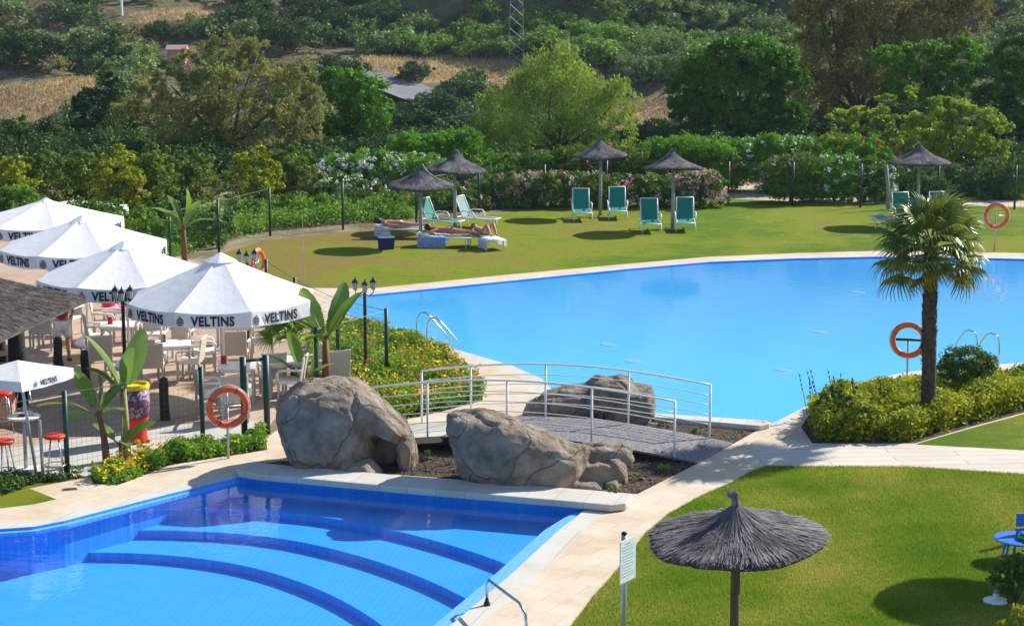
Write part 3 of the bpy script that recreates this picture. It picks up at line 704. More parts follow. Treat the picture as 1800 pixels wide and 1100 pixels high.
scrub_mass('pale_scrub', 'grey green thorny scrub scattered over the hillside', 420, (-70, 70), (140, 235), 'brownish', 0.8, 0.25, 13, 4)
scrub_mass('bright_scrub', 'bright green low scrub across the middle of the hillside', 300, (-12, 30), (158, 169), 'scrubg', 1.1, 0.3, 12, 5)
scrub_mass('undergrowth', 'dark green undergrowth below the garden trees beyond the lawn', 1150, (-32, 34), (75.5, 99), 'darkleaf', .75, .17, 30, 6, keep=lambda x, y: ~((x > 8) & (x < 13) & (y < 79)))
def dry_tufts():
    rng = np.random.default_rng(11); x = rng.uniform(-70, 45, 260000); y = rng.uniform(130, 230, 260000)
    k = dryf(x, y); x, y = x[k], y[k]
    P = np.stack([x, y, hgt(x, y) + .12], -1)
    V = leafquads(P, 0.42, rng, np.tile([0, -0.3, 0.0], (len(P), 1)), .5, 0.25, -2.0)
    tag(link('dry_grass', quads_mesh('dry_grass', V), 'dryg'), 'straw coloured dry grass on the clearings of the hillside', 'grass', kind='stuff')
dry_tufts()

# round trees standing on the hillside: a few shapes, copied
def proto_tree(leafm, seed, h=4.0, wd=2.6, leaf=0.26):
    rng = np.random.default_rng(seed)
    root = thing('hillside_tree', 'small dark round tree standing in the hillside scrub', 'tree', (0, 0, 0), 0, 'trees on the far hillside')
    lob = [(0, 0, h * .62, wd * .7, wd * .7, h * .32)]
    for k in range(6):
        a = k * 1.05 + rng.uniform(-.3, .3); lob.append((math.cos(a) * wd * .55, math.sin(a) * wd * .55, h * rng.uniform(.35, .7), wd * .5, wd * .5, h * .24))
    link('crown', quads_mesh('crown', lobes_leaves(lob, 16, leaf, rng, perclump=40, clump=.36)), leafm, root)
    mb = MB(); limb_tubes(mb, (0, 0, 0), [q[:3] for q in lob[1:4]], .16, rng, trunk_top=(0, 0, h * .45)); mb.build('trunk', 'bark', root, smooth=True)
    return root
hp = [(proto_tree('darkleaf', 21), 'dark'), (proto_tree('scrub', 22, 3.6, 3.0), 'grey'), (proto_tree('scrubg', 23, 3.4, 2.8), 'green')]
used = [False] * 3
LM = [((312, 112), 'the pink house'), ((214, 28), 'the pale power pole'), ((908, 60), 'the power pylon'), ((790, 125), 'the dry clearing'), ((710, 165), 'the hillside road'), ((985, 100), 'the pepper tree top'), ((1300, 80), 'the stone pine top'),
      ((1460, 40), 'the tallest eucalyptus'), ((80, 185), 'the dry slope at left'), ((430, 60), 'the olive eucalyptus top'), ((600, 115), 'the bright umbrella pine')]
tone = ['dark green round tree', 'grey green rounded tree', 'bright green bushy tree']
def where(spots):
    info = []; cnt = {}
    for i, (a, b, k, s_) in enumerate(spots):
        d, (c_, nm) = min((math.hypot(a - q[0][0], (b - q[0][1]) * 1.5), q) for q in LM)
        dr = ('right of' if a > c_[0] else 'left of') if abs(a - c_[0]) > 1.2 * abs(b - c_[1]) else ('above' if b < c_[1] else 'below')
        cnt.setdefault((k, nm, dr), []).append((d, i))
    out = {}
    for (k, nm, dr), l in cnt.items():
        for r_, (d, i) in enumerate(sorted(l)): out[i] = '%s%s on the hillside %s %s' % (['', 'second ', 'third ', 'fourth ', 'fifth '][r_] , tone[k], dr, nm) if len(l) > 1 and r_ else ('nearest ' if len(l) > 1 else '') + '%s on the hillside %s %s' % (tone[k], dr, nm)
    return out
spots = [(1275, 60, 1, 1.5), (1360, 75, 1, 1.15), (1160, 110, 1, 1.2), (1100, 75, 2, 1.0), (1035, 100, 2, 1.0), (900, 90, 2, 1.0), (840, 95, 2, .9), (760, 92, 2, 1.0), (700, 85, 2, .9),
         (560, 60, 0, 1.4), (500, 90, 0, 1.5), (440, 60, 0, 1.6), (430, 15, 0, 1.3), (600, 70, 0, 1.2), (140, 25, 0, 1.0), (30, 110, 0, 1.3), (75, 120, 0, 1.2), (180, 125, 0, 1.3), (240, 120, 1, 1.1),
         (1000, 15, 0, 1.2), (1060, 20, 1, 1.0), (1130, 25, 1, 1.0), (1200, 20, 1, 1.1), (1330, 15, 0, 1.2), (730, 145, 0, .75), (800, 180, 0, .9), (770, 205, 0, 1.0), (840, 190, 0, 1.0), (700, 230, 0, 1.2), (640, 205, 0, 1.0),
         (1120, 140, 1, 1.0), (1185, 135, 1, .9), (1150, 80, 1, .9), (340, 60, 1, .7), (650, 40, 1, .8), (620, 10, 0, 1.0), (280, 75, 0, .8), (1750, 30, 1, 1.2), (1790, 80, 1, 1.2), (20, 30, 1, 0.8), (700, 50, 0, .8), (540, 20, 0, 1.2), (600, 150, 0, 1.2)]
rnd = random.Random(5)
WL = where(spots)
for i_, (a, b, k, s_) in enumerate(spots):
    p = RT(a, b); o = hp[k][0]
    if used[k]: o = copy_tree(hp[k][0])
    used[k] = True
    o.location = (p.x, p.y, hz(p.x, p.y) - .9 * s_); o.rotation_euler = (0, 0, rnd.uniform(0, 6.28)); o.scale = (s_ * .85, s_ * .85, s_ * rnd.uniform(.7, .9)); o['label'] = WL[i_]

# lattice pylon, pole, cables, far house
def pylon():
    p = RT(908, 112); r = thing('power_pylon', 'thin grey lattice power pylon rising from the hillside scrub', 'pylon', (p.x, p.y, p.z))
    mb = MB(); hw = lambda z: .62 * (1 - z / 24) + .04
    for sx in (-1, 1):
        for sy in (-1, 1): mb.tube([(sx * hw(0), sy * hw(0), 0), (sx * hw(17), sy * hw(17), 17)], .012, 4)
    mb.build('leg_frame', 'alu', r); mb = MB()
    for i in range(17):
        a, b = hw(i), hw(i + 1)
        for q in range(4):
            c = [(-1, -1), (1, -1), (1, 1), (-1, 1)]; u, v = c[q], c[(q + 1) % 4]
            mb.tube([(u[0] * a, u[1] * a, i), (v[0] * b, v[1] * b, i + 1)], .009, 4); mb.tube([(v[0] * a, v[1] * a, i), (u[0] * b, u[1] * b, i + 1)], .009, 4)
    mb.build('bracing', 'alu', r); mb = MB()
    for z in (14, 16): mb.tube([(-2, 0, z), (2, 0, z)], .06, 4)
    mb.build('cross_arm', 'alu', r)
pylon()
p = RT(214, 28); r = thing('power_pole', 'pale slim power pole at the top left of the hillside', 'pole', tuple(p))
MB().tube([(0, 0, -.3), (0, 0, 9)], [.14, .09], 8).build('shaft', 'white', r); MB().box((0, 0, 8.4), (1.6, .1, .12)).build('cross_arm', 'stump', r)
p = RT(610, 262); r = thing('power_pole', 'grey power pole among dark trees left of the bright bushes', 'pole', (p.x, 108, hz(p.x, 108)))
hh = atY(610, 190, 108).z - hz(p.x, 108)
MB().tube([(0, 0, -.3), (0, 0, hh)], [.13, .1], 8).build('shaft', 'postg', r); MB().box((0, 0, hh - .4), (1.4, .1, .1)).build('cross_arm', 'postg', r)
def cable(pxs, Y, label):
    P = [atY(a, b, Y) for a, b in pxs]; mb = MB(); q = []
    for i in range(len(P) - 1):
        for t in range(8): k = t / 8; q.append(P[i].lerp(P[i + 1], k) - Vector((0, 0, .5 * 4 * k * (1 - k))))
    q.append(P[-1]); mb.tube(q, .022, 4)
    tag(mb.build('power_cable', 'alu'), label, 'cable', 'cables crossing the valley')
cable([(-250, 260), (610, 206), (900, 184)], 108, 'upper thin power cable crossing the valley behind the garden trees')
cable([(-250, 283), (610, 217), (900, 196)], 108.2, 'middle thin power cable crossing the valley behind the garden trees')
cable([(-250, 300), (610, 250), (900, 226)], 107.8, 'lowest thin power cable crossing the valley behind the garden trees')
p = RT(312, 112); r = thing('farmhouse', 'small pink house half hidden by trees on the left hillside', 'house', tuple(p))
mb = MB(); mb.box((0, 0, .9), (2.6, 2, 2.4)); r.scale = (.6, .6, .6); mb.build('wall', 'pink', r)
mb = MB(); mb.prism([(-1.5, -1.2), (1.5, -1.2), (1.5, 0)], 0, 0.01); mb = MB()
mb.add([(-1.5, -1.2, 2.05), (1.5, -1.2, 2.05), (1.5, 1.2, 2.05), (-1.5, 1.2, 2.05), (-1.5, 0, 2.7), (1.5, 0, 2.7)], [(0, 1, 5, 4), (2, 3, 4, 5), (0, 4, 3), (1, 2, 5), (0, 3, 2, 1)]); mb.build('roof', 'pink', r)
f = MB().box((.5, -1.01, 1.1), (.6, .06, .7)).build('window', 'white', r); MB().box((.5, -1.045, 1.1), (.46, .02, .56)).build('pane', 'black', f)

# ------------------------------------------------------------------ garden trees behind the fence
tree('eucalyptus_tree', 'large olive brown eucalyptus with many rounded crowns left of centre', 86, [
    (385, 92, 34, 34, 0), (372, 150, 46, 44, -1.2), (452, 98, 30, 34, .4), (470, 150, 36, 44, -.6), (418, 118, 26, 30, 1), (330, 112, 26, 26, .5), (300, 150, 34, 32, -1), (265, 172, 34, 30, 0), (232, 205, 36, 40, .6), (300, 205, 46, 42, -1.6), (415, 205, 50, 50, -1.8), (357, 215, 40, 46, -1), (530, 145, 26, 44, 0), (552, 200, 38, 46, -.5), (500, 215, 38, 44, -1.6), (470, 265, 42, 44, -2.4), (385, 280, 60, 45, -1.2), (285, 275, 55, 45, -.6), (535, 258, 34, 30, 0), (232, 160, 20, 18, 0), (340, 262, 44, 40, -2)],
    420, 'olive', 0.13, 80, r0=0.28, seed=31, clump=.24, droop=0.7, split=.3, aspect=.35, inner=.62, under=.1)
tree('pine_tree', 'bright green umbrella pine between the eucalyptus and the hillside road', 92, [(600, 140, 42, 26), (640, 160, 42, 26), (590, 175, 40, 30), (640, 200, 48, 32), (600, 225, 40, 28), (670, 190, 26, 20)], 615, 'pinel', .14, 75, seed=32, r0=.16)
tree('pepper_tree', 'tall light green weeping pepper tree in front of the dry clearing', 79.5, [
    (975, 125, 62, 48), (1010, 160, 60, 52), (930, 150, 40, 42), (950, 200, 68, 48), (880, 195, 52, 44), (860, 235, 38, 36), (1050, 195, 55, 46), (1090, 170, 36, 40), (1095, 215, 30, 32), (900, 245, 50, 32), (1010, 225, 60, 34), (990, 95, 35, 20), (1060, 245, 42, 24)],
    976, 'pepper', .12, 62, r0=.17, seed=33, droop=1.1, clump=.3, split=.42, aspect=.33, inner=.4)
tree('stone_pine', 'wide dark green round stone pine right of centre', 90, [
    (1300, 105, 58, 36), (1250, 125, 52, 36), (1350, 120, 52, 40), (1215, 160, 44, 38), (1390, 160, 36, 42), (1300, 155, 78, 46), (1235, 200, 50, 38), (1370, 205, 48, 38), (1300, 210, 62, 40), (1205, 195, 30, 30), (1330, 80, 26, 14), (1270, 85, 26, 14)],
    1308, 'pine', .15, 95, r0=.26, seed=34, clump=.24, inner=.65, split=.4)
tree('eucalyptus_tree', 'tallest dusty brown eucalyptus reaching the top edge behind the pines on the right', 99, [
    (1460, 20, 58, 55), (1550, 10, 72, 55), (1640, 15, 70, 50), (1450, 90, 50, 52), (1530, 80, 62, 52), (1620, 70, 62, 42), (1700, 20, 40, 45), (1440, 160, 45, 48), (1500, 155, 50, 46), (1470, 215, 46, 36), (1560, 150, 50, 45), (1420, 30, 34, 40), (1530, 215, 40, 30)],
    1500, 'brownish', .17, 60, r0=.32, seed=35, clump=.26, droop=.6, split=.35, aspect=.4)
tree('pine_tree', 'broad fresh green pine behind the light green trees on the right', 92, [(1570, 105, 42, 26), (1630, 105, 50, 32), (1690, 100, 44, 32), (1600, 145, 52, 34), (1670, 150, 50, 36), (1640, 190, 50, 30), (1570, 170, 30, 26)],
     1640, 'pinel', .15, 85, r0=.22, seed=36, clump=.24, inner=.6)
tree('pine_tree', 'darkest green pine cut by the right edge', 88, [(1785, 100, 45, 34), (1750, 135, 45, 36), (1800, 160, 60, 42), (1740, 180, 36, 34), (1790, 215, 50, 36), (1850, 110, 50, 40), (1860, 200, 50, 40)],
     1800, 'pine', .15, 85, r0=.24, seed=37, clump=.24, inner=.6)
tree('mulberry_tree', 'sparse yellow green tree with flat spreading branches behind the grey leaning post', 78, [
    (1560, 175, 26, 14), (1598, 168, 20, 16), (1480, 205, 34, 12), (1530, 200, 40, 14), (1575, 215, 40, 14), (1500, 228, 34, 12), (1550, 240, 40, 14), (1590, 240, 26, 12)],
    1566, 'lime', .14, 65, r0=.09, seed=38, clump=.4, split=.6, flat=.5)
tree('fig_tree', 'full rounded yellow green tree behind the right straw parasol', 76, [
    (1660, 190, 36, 24), (1640, 220, 42, 28), (1700, 210, 44, 32), (1740, 235, 40, 38), (1620, 255, 42, 30), (1680, 255, 54, 34), (1745, 285, 32, 36), (1640, 285, 46, 22), (1610, 225, 26, 20)],
    1700, 'lime', .13, 75, r0=.13, seed=39, clump=.3, split=.5)
tree('acacia_tree', 'dark feathery tree at the far left above the white parasols', 92, [(35, 235, 40, 26), (85, 245, 50, 32), (60, 275, 60, 28), (120, 270, 34, 30), (20, 270, 36, 30)], 60, 'bushd', .15, 60, seed=40, r0=.16)
tree('evergreen_tree', 'black green evergreen between the dry slope and the eucalyptus', 94, [(170, 190, 40, 36), (200, 230, 48, 42), (150, 240, 36, 30), (190, 150, 26, 22), (230, 260, 40, 34)], 190, 'darkleaf', .17, 60, seed=41, r0=.2)
tree('evergreen_tree', 'dark evergreen in the shade below the hillside road', 96, [(640, 250, 50, 28), (700, 235, 50, 30), (760, 225, 50, 30), (800, 250, 40, 26), (590, 262, 30, 22), (740, 262, 50, 20)], 700, 'darkleaf', .17, 50, seed=42, r0=.2)
tree('evergreen_tree', 'dark evergreen in the gap between the pepper tree and the stone pine', 95, [(1150, 235, 34, 22), (1185, 245, 36, 26), (1120, 250, 28, 18)], 1160, 'darkleaf', .16, 60, seed=43, r0=.15)
tree('evergreen_tree', 'dark leafy tree in shade between the two right eucalyptus and the fig', 86, [(1480, 245, 50, 26), (1600, 215, 40, 34), (1540, 250, 50, 26), (1770, 250, 40, 34), (1800, 280, 50, 30), (1440, 235, 26, 22)], 1600, 'darkleaf', .16, 60, seed=44, r0=.15)
tree('bare_sapling', 'thin young tree with grey bare twigs and one pale straight trunk behind the front parasols', 62.5, [(400, 318, 24, 22), (420, 340, 20, 18), (392, 345, 18, 18), (405, 370, 16, 14)], 406, 'olivep', .10, 36, bark='barkl', r0=.075, seed=45, split=.72, zb=0)
# rows of small trees over the parasols
rowd = [(15, 315, 40, 34, 'yellowish small tree at the far left of the garden row'), (75, 310, 44, 34, 'second small tree from the left in the garden row'), (140, 312, 42, 36, 'small tree of the garden row above the parasol tip'), (205, 306, 42, 36, 'small tree of the garden row below the eucalyptus left side'),
        (265, 305, 40, 40, 'small yellowish tree of the garden row next to the banana plant'), (340, 312, 38, 40, 'small tree of the garden row directly right of the banana plant'), (450, 300, 36, 34, 'small tree of the garden row right of the pale thin trunk'), (515, 292, 40, 30, 'rightmost small tree of the garden row beside the pink oleander')]
for i, (a, b, rx, ry, lb) in enumerate(rowd):
    tree('garden_tree', lb, 68 + (i % 3) * 1.5, [(a, b, rx, ry), (a - 18, b + 24, rx * .9, ry), (a + 18, b + 26, rx * .9, ry), (a + 3, b - ry * .8, rx * .45, ry * .6), (a - 24, b - ry * .4, rx * .35, ry * .7), (a + 22, b - ry * .5, rx * .35, ry * .7), (a - 4, b + 58, rx * 1.1, ry), (a + 20, b + 70, rx, ry * .8)], a, 'olivep' if i % 3 else 'cover', .11, 75, seed=50 + i, group='row of small trees behind the parasols', r0=.08, split=.4, zb=0)
# shrubs low at the left
for i, (a, b, rx, ry, Y, lm, lb) in enumerate([
    (160, 385, 60, 34, 60, 'ole', 'green shrub directly behind the rear parasols'), (250, 400, 60, 36, 58, 'ole', 'green shrub left of the banana plant by the terrace'), (300, 375, 46, 34, 60, 'bushd', 'dark shrub behind the banana plant stem'),
    (370, 400, 40, 36, 59, 'bushd', 'dark shrub at the foot of the pale thin trunk'), (430, 375, 34, 30, 64.5, 'ole', 'green bush left of the first lawn fence post'), (505, 372, 34, 28, 65.5, 'ole', 'green bush between the first two lawn fence posts'),
    (560, 365, 34, 28, 66.5, 'ole', 'green bush left of the second lawn fence post'), (450, 345, 34, 20, 72, 'coverg', 'bluish green low bush behind the lawn fence'), (30, 360, 60, 30, 64, 'ole', 'green shrub at the left edge behind the rear parasol')]):
    tree('garden_shrub', lb, Y, [(a, b, rx, ry), (a - rx * .5, b + 6, rx * .6, ry * .8), (a + rx * .5, b + 4, rx * .6, ry * .8)], a, lm, .11, 70, seed=70 + i, group='shrubs along the terrace and lawn fence', r0=.05, cat='shrub', zb=0)

# ------------------------------------------------------------------ oleander hedges
def oleander(label, Y, lobes, base, leafm, flm, nfl, seed, group, leaf=.13):
    lobes = [(q[0], q[1], q[2] * 1.22, q[3] * 1.12) for q in lobes] + [(sum(q[0] for q in lobes) / len(lobes), max(q[1] for q in lobes) + 10, max(q[2] for q in lobes) * 1.3, 18)]
    r = tree('oleander_bush', label, Y, lobes, base, leafm, leaf, 150, seed=seed, group=group, r0=.05, cat='bush', zb=0, aspect=.3, clump=.34, inner=.5, outk=.3, under=.5)
    if nfl:
        rng = np.random.default_rng(seed + 500); s = sc(Y); P = []; O = []
        for q in lobes:
            c = atY(q[0], q[1], Y); n = int(nfl * q[2] * q[3] / 900) + 2
            d = unit(rng.normal(size=(n, 3))); d[:, 2] = np.abs(d[:, 2]); d[:, 1] = -np.abs(d[:, 1]) * rng.choice([1, 1, -1], n)
            cc = d * np.array([q[2], (q[2] + q[3]) / 2, q[3]]) * s * 1.03 + np.array([c.x - r.location.x, 0, c.z])
            idx = np.repeat(np.arange(n), 9); e = rng.normal(size=(len(idx), 3)) * .055
            P.append(cc[idx] + e); O.append(d[idx])
        P = np.concatenate(P); O = np.concatenate(O)
        link('blossom', quads_mesh('blossom', leafquads(P, .085, rng, O, 1.2, .9)), flm, r)
    return r
g1 = 'oleander bushes behind the lawn'
oleander('dark oleander with many white blossoms left of the two grey straw parasols', 73, [(600, 300, 36, 24), (650, 292, 40, 24), (570, 310, 24, 20), (625, 318, 50, 20), (690, 300, 30, 24)], 630, 'oleb', 'flw', 22, 101, g1)
oleander('oleander with white blossoms behind the rear grey straw parasol of the left pair', 73.5, [(730, 298, 34, 24), (765, 300, 30, 22), (740, 318, 36, 20)], 745, 'oleb', 'flw', 10, 102, g1)
oleander('bright green leafy bush rising above the white oleander', 76, [(720, 255, 36, 18), (770, 258, 40, 18), (810, 250, 34, 22), (700, 270, 26, 14), (840, 268, 26, 18), (810, 278, 46, 16)], 780, 'oleb', None, 0, 103, g1)
oleander('green hedge bush left of the pepper tree trunk', 74.5, [(850, 298, 40, 18), (900, 290, 40, 18), (940, 288, 36, 18), (880, 308, 60, 18)], 900, 'ole', None, 0, 104, g1)
oleander('green oleander with red blossoms behind the straw parasol with the highest tip', 74.5, [(1010, 285, 40, 22), (1060, 278, 40, 22), (1110, 282, 40, 22), (1030, 305, 50, 20), (1100, 300, 50, 20)], 1060, 'ole', 'flr', 6, 105, g1)
oleander('green oleander hedge right of the middle straw parasols', 74.5, [(1170, 268, 40, 20), (1215, 265, 44, 22), (1265, 268, 44, 22), (1200, 295, 60, 24), (1270, 300, 50, 26)], 1220, 'oleb', 'flr', 3, 106, g1)
oleander('tall oleander with white blossoms in the hedge below the stone pine', 74.5, [(1320, 268, 40, 20), (1365, 262, 40, 22), (1400, 262, 36, 20), (1350, 290, 60, 22)], 1350, 'oleb', 'flw', 9, 107, g1)
oleander('green oleander with red blossoms in the hedge left of the grey leaning post', 74.5, [(1450, 265, 40, 22), (1500, 262, 40, 22), (1540, 275, 34, 22), (1480, 290, 60, 24)], 1490, 'oleb', 'flr', 9, 108, g1)
g2 = 'pink oleander row along the lawn edge'
oleander('pink flowering oleander at the left end of the pink row', 69.5, [(838, 338, 22, 20), (862, 330, 26, 20), (850, 352, 30, 18)], 850, 'ole', 'flp', 16, 111, g2)
oleander('pink flowering oleander second from the left in the pink row', 69.5, [(895, 328, 26, 20), (925, 326, 24, 20), (910, 348, 34, 18)], 910, 'ole', 'flp', 26, 112, g2)
oleander('pink flowering oleander in front of the pepper tree trunk', 69.5, [(955, 326, 24, 20), (985, 324, 26, 20), (970, 346, 36, 18)], 970, 'ole', 'flp', 24, 113, g2)
oleander('pink flowering oleander behind the left front green lounger', 69.5, [(1015, 326, 24, 20), (1045, 326, 24, 20), (1030, 348, 34, 18)], 1030, 'ole', 'flp', 20, 114, g2)
oleander('sparsely flowering oleander behind the second straw parasol pole', 69.5, [(1080, 330, 24, 20), (1110, 328, 26, 20), (1095, 348, 34, 18)], 1095, 'ole', 'flp', 12, 115, g2)
oleander('oleander with pale blossoms directly behind the lower middle straw parasol', 69.5, [(1145, 330, 26, 20), (1180, 330, 26, 20), (1160, 350, 36, 16)], 1160, 'ole', 'flp', 10, 116, g2)
oleander('densest pink oleander at the right end of the pink row', 69.5, [(1215, 322, 24, 18), (1245, 322, 24, 20), (1230, 340, 36, 14)], 1230, 'ole', 'flp', 42, 117, g2)
oleander('rusty pink oleander with faded blossoms left of the lawn', 71, [(510, 330, 30, 16), (545, 322, 30, 18), (525, 342, 36, 14)], 525, 'ole', 'flp', 30, 118, g1)
oleander('green oleander with white blossoms behind the second lawn fence post', 70, [(580, 325, 30, 18), (620, 330, 30, 18), (650, 338, 26, 18), (600, 345, 50, 16)], 610, 'ole', 'flw', 14, 119, g1)
oleander('green bush with a few red leaves left of the left straw parasol pole', 67.5, [(655, 362, 26, 24), (690, 362, 28, 24), (672, 380, 36, 14)], 672, 'ole', 'flr', 2, 120, g1)
oleander('green bush behind the turquoise lounger', 68, [(725, 360, 24, 24), (765, 350, 26, 24), (745, 375, 36, 14)], 745, 'ole', None, 0, 121, g1)
oleander('green bush with pale blossoms behind the grey green lounger', 68.5, [(800, 345, 22, 20), (830, 355, 24, 18), (812, 362, 30, 14)], 812, 'ole', 'flp', 6, 122, g1)
oleander('large rounded oleander with pink and white blossoms right of the sandy gap', 71, [(1375, 305, 32, 26), (1410, 300, 30, 26), (1385, 325, 42, 20)], 1390, 'ole', 'flp', 9, 123, g1)
oleander('bright green oleander with white and red blossoms right of the large rounded one', 71, [(1455, 305, 30, 28), (1485, 305, 26, 28), (1468, 330, 36, 18)], 1468, 'oleb', 'flw', 9, 124, g1)
oleander('pale blossomed bush left of the grey leaning post', 71, [(1530, 305, 24, 24), (1555, 315, 20, 24), (1540, 330, 30, 14)], 1540, 'ole', 'flw', 6, 125, g1)
oleander('dark bush in the shade behind the right straw parasol', 72.5, [(1600, 315, 34, 20), (1650, 315, 34, 20), (1620, 325, 60, 16)], 1620, 'bushd', None, 0, 126, g1)
oleander('dark bush with grey tips under the fig tree', 72.5, [(1700, 312, 34, 20), (1750, 310, 30, 24), (1790, 305, 34, 26), (1740, 326, 60, 14)], 1740, 'bushd', None, 0, 127, g1)

# dry stones along the back fence
stones = MB(); rr = random.Random(3)
# ------------------------------------------------------------------ fences
def post_mb(h, r=.035): return MB().tube([(0, 0, -.05), (0, 0, h)], r, 10)
def fence(name, label, bases, h, r=.035, mesh_on=True, cell=.12, wire=.0035, posts=None):
    P = [G(a, b) for a, b in bases]; o = thing(name, label, 'fence', P[0])
    for i, p in enumerate(P):
        if posts and not posts[i]: continue
        me = post_mb(h, r).mesh('post'); link('post', me, 'green', o, p - P[0], True)
    if mesh_on:
        mb = MB()
        for i in range(len(P) - 1):
            a, b = P[i] - P[0], P[i + 1] - P[0]; L = (b - a).length; d = (b - a) / L; nx = int(L / cell)
            def bar(p0, p1):
                t = Vector((d.y, -d.x, 0)) * wire; u = Vector((0, 0, wire)) if abs((p1 - p0).z) < .01 else d * wire
                mb.quad(p0 + u + t, p1 + u + t, p1 - u + t, p0 - u + t)
            for k in range(1, nx): bar(a + d * (k * L / nx), a + d * (k * L / nx) + Vector((0, 0, h - .08)))
            z = .05
            while z < h - .02: bar(a + Vector((0, 0, z)), b + Vector((0, 0, z))); z += cell
            mb.tube([a + Vector((0, 0, h - .05)), b + Vector((0, 0, h - .05))], .006, 5)
        mb.build('wire_mesh', 'wire', o)
    return o
fence('garden_fence', 'green wire mesh fence along the back of the lawn', [(300, 465), (385, 443), (475, 415), (603, 404), (732, 395), (842, 374), (957, 366), (1066, 358), (1172, 356), (1280, 360), (1393, 361), (1512, 365), (1648, 366), (1783, 368), (1930, 370)], 1.62, .04, cell=.2, wire=.003)
fence('terrace_fence', 'green wire mesh fence between the bar terrace and the small pool', [(-60, 876), (119, 837), (357, 787)], 1.5, .045, cell=.1, wire=.002)
g = G(430, 766); o = thing('gate_frame', 'dark green tubular gate frame beside the orange life ring', 'gate', g)
q = G(470, 762) - g
for v_ in (Vector((0, 0, 0)), q): link('post', MB().tube([(0, 0, -.05), (0, 0, 1.5)], .06, 12).mesh('post'), 'green', o, v_, True)
MB().tube([(0, 0, 1.42), q + Vector((0, 0, 1.42))], .03, 8).build('top_rail', 'green', o, smooth=True)
MB().tube([(0, 0, .1), q + Vector((0, 0, .1))], .02, 8).build('bottom_rail', 'green', o, smooth=True)
fence('pool_side_fence', 'green wire fence above the flower slope beside the large pool', [(557, 703), (680, 664), (594, 640), (520, 598), (470, 560)], 1.5, .04, cell=.1, wire=.002)

# grey leaning post by the right parasol
g = G(1562, 368); o = thing('wooden_post', 'leaning grey weathered pole left of the right straw parasol', 'post', g)
MB().tube([(0, 0, -.1), (-.05, 0, .8), (-.14, 0, 1.62)], [.085, .07, .06], 8).build('shaft', 'postg', o, smooth=True)

# ------------------------------------------------------------------ straw parasols
def straw_meshes(seed, ch=.34, nh=.17):
    rng = np.random.default_rng(seed); Rr = 1.03
    prof = lambda t: ch * (1 - t) ** 1.12 + nh * math.exp(-(t / .12) ** 1.5)
    mb = MB(); n = 64; pr = [(.035, prof(0) + .02)] + [(Rr * t, prof(t)) for t in (.06, .12, .2, .3, .45, .6, .75, .9, 1.0)]
    wob = [1 + .025 * math.sin(5 * a + seed) + .012 * rng.normal() for a in np.linspace(0, 2 * PI, n, endpoint=False)]
    mb.lathe(pr + [(Rr * .97, -.05), (Rr * .5, ch * .45 - .04), (.05, ch * .8)], n, wob=lambda a, i: wob[int(round(a / (2 * PI) * n)) % n] if i > 3 else 1)
    base = mb.mesh('thatch_base')
    # straw strands laid over the cone
    N = 9000; a = rng.uniform(0, 2 * PI, N); t1 = np.clip(rng.beta(2.2, 1.1, N), .12, 1.0) * 1.035; t0 = np.maximum(.02, t1 - rng.uniform(.12, .34, N))
    pf = np.vectorize(prof)
    w_ = [wob[int(x / (2 * PI) * n) % n] for x in a]; w_ = np.array(w_)
    wd = rng.uniform(.005, .011, N); lift = rng.uniform(.006, .045, N)
    def P(t, off, l):
        aa = a + off / np.maximum(.12, t * Rr); return np.stack([np.cos(aa) * t * Rr * w_, np.sin(aa) * t * Rr * w_, np.where(t <= 1, pf(np.minimum(t, 1)), -(t - 1) * 1.2) + l], -1)
    sk = rng.normal(size=N) * .02
    V = np.stack([P(t0, -wd / 2, lift * .5), P(t0, wd / 2, lift * .5), P(t1, wd / 2 + sk, lift), P(t1, -wd / 2 + sk, lift)], 1)
    strands = quads_mesh('straw', V)
    return base, strands
def tuft(seed, h=.17):
    rng = random.Random(seed); mb = MB()
    for k in range(46):
        a = rng.uniform(0, 6.28); r = rng.uniform(.01, .05); o2 = rng.uniform(.02, .085)
        mb.tube([(math.cos(a) * r, math.sin(a) * r, .44), (math.cos(a) * r * .8, math.sin(a) * r * .8, .51), (math.cos(a) * o2 - .035, math.sin(a) * o2, .51 + rng.uniform(.05, h))], [.012, .012, .005], 4)
    return mb.mesh('tuft')
SB = [straw_meshes(201, .44, .15), straw_meshes(202, .46, .14), straw_meshes(203, .28, .125)]
TU = [tuft(1, .15), tuft(2, .12), tuft(3, .13)]
def straw_umbrella(px, py, label, rim_z=2.0, scale=1.0, tilt=(0, 0), k=0, rz=0.0, post='postg', ridge=None, loc=None):
    g = G(px, py) if loc is None else Vector(loc)
    o = thing('straw_parasol', label, 'parasol', g, 0, 'straw beach parasols')
    MB().tube([(0, 0, -.1), (0, 0, 1.0), (0, 0, rim_z + .3)], [.062, .056, .05], 12).build('pole', post, o, smooth=True)
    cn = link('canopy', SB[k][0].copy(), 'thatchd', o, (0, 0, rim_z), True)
    cn.rotation_euler = (tilt[0], tilt[1], rz); cn.scale = (scale,) * 3
    st = link('straw', SB[k][1], 'strawm', cn); tu = link('tuft', TU[k], 'thatch', cn, (0, 0, -.05 if k == 2 else .06))
    if ridge is not None:
        mb = MB(); pr = [(.04, .66), (.12, .52), (.3, .34), (.55, .21), (.8, .09), (1.0, .02)]
        mb.tube([(math.cos(ridge) * r_, math.sin(ridge) * r_, z + .02) for r_, z in pr], [.04, .045, .04, .035, .03, .02], 6); mb.build('seam', 'thatch', cn)
    ar = MB()
    for q in range(8):
        a = q * PI / 4; ar.tube([(0, 0, .18), (math.cos(a) * .9, math.sin(a) * .9, -.02)], .014, 5)
    ar.build('rib', 'post', cn)
    return o
